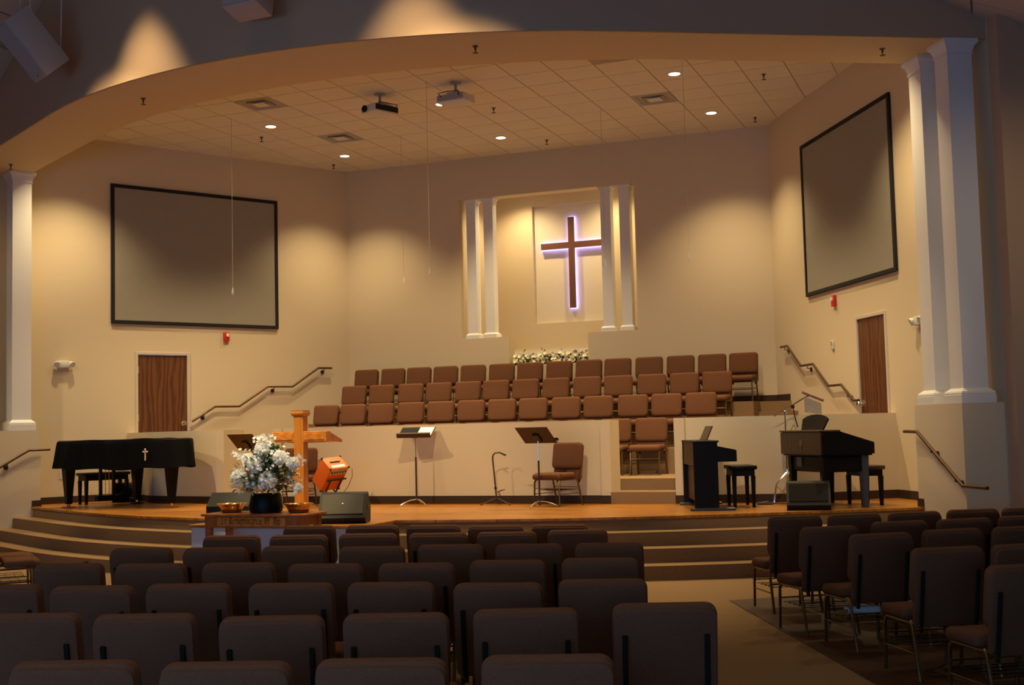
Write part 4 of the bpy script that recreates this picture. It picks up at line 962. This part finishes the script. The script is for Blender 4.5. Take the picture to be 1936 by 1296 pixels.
po = [(-.30, 0), (.30, 0), (.36, .15), (.27, .185), (.15, .205), (0, .213), (-.15, .205), (-.27, .185), (-.36, .15)]
q.add([(a, 0, b) for a, b in po]+[(a, .018, b) for a, b in po], [list(range(9)), list(range(9, 18))[::-1]]+[(i, i+9, (i+1) % 9+9, (i+1) % 9) for i in range(9)], X); q.build('music_rest', 'blackwood', t)
q = MB(); q.lathe([(.002, .003), (.045, .003), (.05, 0)], 20, X=TR(.62, -.001, .80)@RX(PI/2)); q.box(.615, .625, -.006, .0, .72, .86); q.build('emblem', 'emblem', t, True)
q = MB(); q.tube([(.5, .3, .44), (.52, .28, .2), (.56, .2, .012), (.8, .1, .012)], .006, 6); q.build('power_cord', 'plastic', t)
bench('dark bench behind the digital ensemble piano with leather seat', (6.13, 16.30, ZS), -1.095, .56, .34, .50, 'blackwood', 'brownpanel')

# ------------------------------------------------------------------ percussion stand with bar chimes and triangle
SX, SY = 5.13, 16.50
t = thing('percussion_stand', 'chrome boom stand with tripod legs beside the ensemble piano', 'stand', (SX, SY, ZS))
q = MB(); q.tube([(0, 0, .06), (0, 0, 1.23)], .010, 8); q.build('pole', 'chrome', t, True)
for a in (-2.6, -1.2, .9):
    dx, dy = math.cos(a), math.sin(a)
    q = MB()
    for o_ in (-.012, .012): q.tube([(-dy*o_, dx*o_, .42), (dx*.16-dy*o_, dy*.16+dx*o_, .26), (dx*.2-dy*o_, dy*.2+dx*o_, .02)], .008, 6)
    q.tube([(0, 0, .10), (dx*.17, dy*.17, .24)], .005, 6); q.lathe([(.016, 0), (.016, .03), (.008, .035)], 10, (dx*.2, dy*.2, 0)); q.build('leg', 'chrome', t, True)
q = MB(); q.lathe([(.02, -.03), (.024, 0), (.02, .03)], 12, (0, 0, 1.22)); q.lathe([(.018, -.03), (.02, .0), (.018, .03)], 12, (0, 0, .42)); q.build('clamp', 'chrome', t, True)
q = MB(); q.tube([(-.14, -.02, 1.15), (.30, .03, 1.41)], .009, 8); q.build('boom_arm', 'chrome', t, True)
q = MB(); q.tube([(.10, .01, 1.29), (.135, .01, 1.10), (.16, .01, 1.0)], .008, 6); q.lathe([(.02, -.02), (.025, 0), (.02, .02)], 10, (.105, 0, 1.27)); q.build('triangle_holder', 'plastic', t, True)
t = thing('bar_chimes', 'bar chimes with a wooden bar hung from the boom stand', 'chimes', (SX+.30, SY, ZS+1.30))
X = TR(.07, 0, .10)@RY(.42)
q = MB(); q.rbox(-.15, .15, -.02, .02, -.018, .018, .006, 1, X); q.build('wooden_bar', 'chimewood', t)
q = MB(); q.tube([(0, 0, .108), (.03, 0, .112)], .012, 8); q.build('hook', 'plastic', t)
for i in range(16):
    x = -.10+.205*i/15; q = MB(); zt = .10-(x)*.44-.02; ln = .205-.004*i
    q.tube([(.07+x-.005, .0, zt-.028), (.07+x-.005, .0, zt-.028-ln)], .0052, 8); q.build('chime_tube', 'chime', t, True)
q = MB(); q.tube([(.07-.005+.2*(i/15)-.1, 0, .10-(.2*(i/15)-.1)*.44-.045) for i in range(16)], .002, 4); q.build('chime_string', 'cable', t)
t = thing('triangle_instrument', 'small metal triangle hanging below the boom stand', 'triangle', (SX+.12, SY, ZS+.90))
q = MB(); q.tube([(.045, 0, -.03), (-.085, 0, -.03), (-.09, 0, -.02), (-.02, 0, .13), (-.012, 0, .13), (.075, 0, -.025)], .005, 6); q.build('triangle_rod', 'chrome', t, True)
q = MB(); q.tube([(-.015, 0, .13), (.01, 0, .2)], .002, 4); q.build('hanging_loop', 'cable', t)
t = thing('foot_pedal', 'black sustain pedal on the stage floor with its cord', 'pedal', (4.86, 16.28, ZS), .2)
q = MB(); q.rbox(-.10, .10, -.05, .05, 0, .025, .006, 1); q.build('pedal_base', 'plastic', t)
q = MB(); q.rbox(-.09, .05, -.03, .03, .028, .04, .004, 1, RY(-.12)); q.build('treadle', 'black', t)
q = MB(); q.tube([(.1, 0, .012), (.22, .04, .008), (.3, -.02, .008), (.42, .03, .008)], .005, 6); q.build('cord', 'plastic', t)

# ------------------------------------------------------------------ floor monitors
def wedge(label, loc, rz, w_=.56, k=1.0, logo=True):
    t = thing('floor_monitor', label, 'speaker', loc, rz, 'floor monitor wedges')
    pr = [(-.17, 0), (-.215, .07), (-.20, .10), (-.05, .345), (.03, .365), (.20, .20), (.19, .02), (.16, 0)]
    pr = [(a*k, b*k) for a, b in pr]; n = len(pr)
    q = MB(); q.add([(x, a, b) for x in (-w_/2, w_/2) for a, b in pr], [list(range(n)), list(range(n, 2*n))[::-1]]+[(i, i+n, (i+1) % n+n, (i+1) % n) for i in range(n)]); q.build('cabinet', 'plastic', t)
    a = Vector((0, -.200*k, .102*k)); b = Vector((0, -.055*k, .340*k)); d = (b-a).normalized(); nn = Vector((0, -d.z, d.y)); L_ = (b-a).length
    X = Matrix(((1, 0, 0, 0), (0, d.y, nn.y, a.y), (0, d.z, nn.z, a.z), (0, 0, 0, 1)))
    q = MB(); q.rbox(-w_/2+.03, w_/2-.03, .01, L_-.01, -.002, .012, .005, 1, X); g_ = q.build('grille', 'grille' if logo else 'grilledark', t)
    if logo:
        q = MB(); q.sphere((0, L_*.52, .013), .014, 12, 6, (1, .55, .2), X@TR(0, L_*.52, 0)@RZ(.6)@TR(0, -L_*.52, 0)); q.build('badge', 'nickel', g_, True)
    for s in (-1, 1):
        q = MB(); q.rbox(s*w_/2-.006, s*w_/2+.006, -.02, .09, .16*k, .20*k, .004, 1); q.build('handle_recess', 'black', t)
wedge('black floor monitor with grey grille and badge right of the table', (.44, 13.02, ZS+.002), .33)
wedge('black floor monitor half hidden behind the left end of the table', (-1.17, 13.10, ZS+.002), PI+.15, logo=False)
wedge('black floor monitor at the stage edge before the ensemble piano', (5.55, 15.38, ZS), .15, .52, .95, False)
wedge('black floor monitor behind the grand piano legs', (-5.98, 17.03, ZS), .55, .42, .9, False)

# ------------------------------------------------------------------ music stands, guitar stands
def music_stand(label, loc, rz, h_, tilt, desk_m, flip=False):
    t = thing('music_stand', label, 'music stand', loc, rz, 'music stands')
    for a in (-2.4, -.75, PI/2):
        dx, dy = math.cos(a), math.sin(a); q = MB()
        q.tube([(0, 0, .085), (dx*.10, dy*.10, .075), (dx*.20, dy*.20, .04), (dx*.255, dy*.255, .008)], .009, 8); q.build('leg', 'nickel', t, True)
    q = MB(); q.tube([(0, 0, .03), (0, 0, h_*.68)], .013, 10); q.build('lower_tube', 'standbrn', t, True)
    q = MB(); q.tube([(0, 0, h_*.66), (0, 0, h_-.02)], .008, 8); q.build('upper_tube', 'nickel', t, True)
    X = TR(0, 0, h_)@RX(tilt)
    q = MB(); q.rbox(-.255, .255, -.006, .004, -.10, .24, .004, 1, X); dk = q.build('desk', desk_m, t)
    q = MB(); q.rbox(-.255, .255, -.065, -.004, -.106, -.098, .003, 1, X); q.rbox(-.255, .255, -.07, -.062, -.106, -.07, .003, 1, X); q.build('ledge', desk_m, dk)
    q = MB(); q.rbox(-.05, .05, .004, .03, -.06, .10, .006, 1, X); q.build('tilt_bracket', 'black', dk)
    return t, X
t, X1 = music_stand('music stand holding an open binder in front of the half wall', (-.14, 16.17, ZS), .17, 1.02, -1.12, 'standbrn')
b_ = thing('open_binder', 'open dark binder with white pages on the music stand', 'binder', (-.14, 16.17, ZS), .17)
q = MB(); q.rbox(-.24, .02, -.022, -.008, -.09, .20, .004, 1, X1); q.build('cover', 'binder', b_)
q = MB(); q.rbox(.03, .245, -.018, -.008, -.09, .21, .003, 1, X1); q.build('pages', 'paper', b_)
music_stand('brown music stand with its back to the seats near the stage chair', (1.94, 15.68, ZS), PI-.2, .93, -.88, 'standbrn')
music_stand('brown music stand behind the flowers left of the lectern', (-2.42, 15.3, ZS), PI-.2, .92, -.80, 'standbrn')
def guitar_stand(label, loc, rz):
    t = thing('guitar_stand', label, 'guitar stand', loc, rz, 'guitar stands')
    q = MB(); q.tube([(0, 0, .06), (-.02, 0, .35), (-.045, 0, .66), (-.035, 0, .71), (-.005, 0, .735), (.06, 0, .74)], .011, 8); q.build('neck_tube', 'standbrn', t, True)
    q = MB(); q.tube([(.06, -.0, .74), (.14, -.03, .70)], .010, 8); q.tube([(.06, .0, .74), (.14, .05, .70)], .010, 8); q.build('yoke', 'plastic', t, True)
    for a in (PI+.25, -.35, PI/2):
        dx, dy = math.cos(a), math.sin(a); q = MB(); q.tube([(0, 0, .10), (dx*.22, dy*.22, .012)], .008, 8); q.sphere((dx*.22, dy*.22, .014), .013, 8, 6); q.build('leg', 'standbrn', t, True)
    q = MB(); q.tube([(0, 0, .13), (.06, 0, .12), (.03, -.05, .19), (.10, -.10, .215)], .006, 6); q.tube([(0, 0, .13), (.06, 0, .12), (.03, .05, .19), (.10, .10, .215)], .006, 6); q.build('cradle', 'standbrn', t, True)
    q = MB(); q.lathe([(.016, -.015), (.02, 0), (.016, .015)], 10, (-.012, 0, .24)); q.build('collar', 'plastic', t, True)
guitar_stand('slim black guitar stand between the two music stands', (1.10, 16.2, ZS), .15)
guitar_stand('slim black guitar stand between the lectern and orange amplifier', (-1.60, 15.55, ZS), PI-.2)

# ------------------------------------------------------------------ orange amplifier on a tilt stand
Vt = -Fv
def cam_axes(a, b, c): return (Rv*a+Uv*b+Vt*c).normalized()
e1, e2, e3 = cam_axes(.684, .034, -.73), cam_axes(.60, -.587, .537), cam_axes(.41, .81, .423)
e2 = (e2-e1*e2.dot(e1)).normalized(); e3 = e1.cross(e2); e3 = e3 if e3.z > 0 else -e3
AO = Vector((-1.30, 15.72, 1.125))
t = thing('guitar_amplifier', 'orange combo amplifier tilted back on a black stand', 'amplifier', AO)
X = Matrix(((e1.x, e2.x, e3.x, 0), (e1.y, e2.y, e3.y, 0), (e1.z, e2.z, e3.z, 0), (0, 0, 0, 1)))
aw, ad, ah = .345, .25, .42
q = MB(); q.rbox(-aw/2, aw/2, -ad/2, ad/2, -ah/2, ah/2, .012, 2, X); q.build('cabinet', 'orange', t, True)
q = MB(); q.box(-aw/2+.02, aw/2-.02, ad/2-.002, ad/2+.006, ah/2-.115, ah/2-.015, X); cp_ = q.build('control_panel', 'amppanel', t)
for i in range(6):
    q = MB(); q.lathe([(.012, 0), (.010, .016), (.002, .017)], 10, X=X@TR(-.12+.048*i, ad/2+.006, ah/2-.07)@RX(-PI/2)); q.build('knob', 'black', cp_, True)
q = MB(); q.rbox(-.09, .09, -.03, -.005, ah/2, ah/2+.016, .005, 1, X); q.build('handle', 'black', t, True)
q = MB(); q.box(-.12, .12, .05, .10, ah/2, ah/2+.003, X); q.build('top_plate', 'paper', t)
q = MB(); q.box(-aw/2+.02, aw/2-.02, ad/2-.001, ad/2+.004, -ah/2+.02, ah/2-.13, X); q.build('speaker_cloth', 'orange', t)
for sx in (-1, 1):
    for sy in (-1, 1):
        for sz in (-1, 1):
            q = MB(); q.sphere((sx*(aw/2-.006), sy*(ad/2-.006), sz*(ah/2-.006)), .018, 8, 6, X=X); q.build('corner_guard', 'black', t, True)
t = thing('amplifier_stand', 'black folding tilt stand under the orange amplifier', 'stand', (AO.x, AO.y, ZS))
up0 = Vector((0, 0, AO.z-ZS))
for sx in (-1, 1):
    pt = up0+X@Vector((sx*.10, ad/2+.03, .02)); pm = up0+X@Vector((sx*.10, ad/2+.03, -ah/2-.03)); pf = Vector((pm.x-e3.x*.12, pm.y-e3.y*.12, .014))
    pb = up0+X@Vector((sx*.10, -ad/2, -ah/2-.018)); pg = Vector((pm.x+e2.x*.10, pm.y+e2.y*.10, .014))
    q = MB(); q.tube([pt, pm, pf], .012, 8); q.tube([pb, pm, pg], .011, 8); q.build('side_frame', 'black', t, True)
q = MB(); q.tube([up0+X@Vector((-.17, ad/2+.035, .02)), up0+X@Vector((.17, ad/2+.035, .02))], .014, 8); q.build('cross_bar', 'black', t, True)
q = MB(); q.tube([up0+X@Vector((-.10, -ad/2, -ah/2-.02)), up0+X@Vector((.10, -ad/2, -ah/2-.02))], .011, 8)
q.build('cross_bar', 'black', t, True)
cb = MB(); cb.tube([(.30, .05, .55), (.33, .0, .45), (.25, .02, .30), (.10, .05, .15), (.05, .06, .01), (.3, -.1, .008), (.5, -.2, .008)], .004, 6)
o = cb.build('amplifier_cable', 'plastic', None, True, (-1.27, 15.72, ZS)); tag(o, 'thin black cable hanging from the orange amplifier to the floor', 'cable')
cb = MB(); cb.tube([(-.2, .1, .007), (0, 0, .007), (.15, .06, .007), (.32, -.02, .007), (.5, .05, .007)], .007, 6)
o = cb.build('floor_cable', 'plastic', None, True, (-4.75, 16.62, ZS)); tag(o, 'dark cable lying on the stage under the grand piano', 'cable')
t = thing('floor_outlet_box', 'small dark outlet box on the lowest step riser at left', 'outlet', (-3.43, 13.046, .085), -.315)
q = MB(); q.rbox(-.045, .045, -.012, .02, -.035, .035, .004, 1); q.build('plate', 'black', t)
q = MB(); q.lathe([(.018, 0), (.018, .004), (.002, .005)], 12, X=TR(0, -.012, 0)@RX(PI/2)); q.build('socket', 'plastic', t)

# ------------------------------------------------------------------ hung loudspeakers
def hung_speaker(label, ctr, ex, ey, ez, a, b, c, drop):
    """box with edges along ex (long), ey, ez"""
    t = thing('hanging_loudspeaker', label, 'loudspeaker', ctr, 0, 'hanging loudspeakers')
    X = Matrix(((ex.x, ey.x, ez.x, 0), (ex.y, ey.y, ez.y, 0), (ex.z, ey.z, ez.z, 0), (0, 0, 0, 1)))
    q = MB(); q.rbox(-a/2, a/2, -b/2, b/2, -c/2, c/2, .012, 2, X); q.build('cabinet', 'spk', t, True)
    q = MB(); q.rbox(-a/2+.012, a/2-.012, -b/2-.014, -b/2+.002, -c/2+.012, c/2-.012, .006, 1, X); g_ = q.build('grille', 'spkg', t, True)
    q = MB(); q.rbox(a/2-.07, a/2-.05, -b/2-.018, -b/2-.012, -.012, .012, .003, 1, X); q.build('badge', 'black', g_)
    q = MB()
    for sx, sz in ((-1, -1), (-1, 1), (1, 0)):
        p = X @ Vector((sx*a*.42, b/2, sz*c*.4)); q.tube([p, (p.x*1.05, p.y*1.05, drop)], .008, 6)
    q.build('hanging_cable', 'whitepl', t)
    return t
Vd = (Vector((-3.3, 11.9, 6.65))-co.matrix_world.translation).normalized()
e_l = Vector((.54, 0, -.62)); e_l = (e_l-Vd*e_l.dot(Vd)).normalized(); e_s = e_l.cross(Vd).normalized()
if e_s.x > 0: e_s = -e_s
ph = .54
A1 = (e_s*math.cos(ph)-Vd*math.sin(ph)).normalized(); A2 = (e_s*math.sin(ph)+Vd*math.cos(ph)).normalized()
hung_speaker('white loudspeaker hung at the upper left before the fascia', Vector((-3.36, 11.98, 6.70)), e_l, -A1, e_l.cross(-A1), .80, .40, .36, 1.2)
ex = Vector((0.02, -.22, -.97)).normalized(); ey = Vector((0, .97, -.22)).normalized(); ez = ex.cross(ey).normalized()
hung_speaker('white loudspeaker hung at the top edge left of center', Vector((.185, 11.5, 6.74)), ex, ey, ez, .66, .36, .44, 1.5)
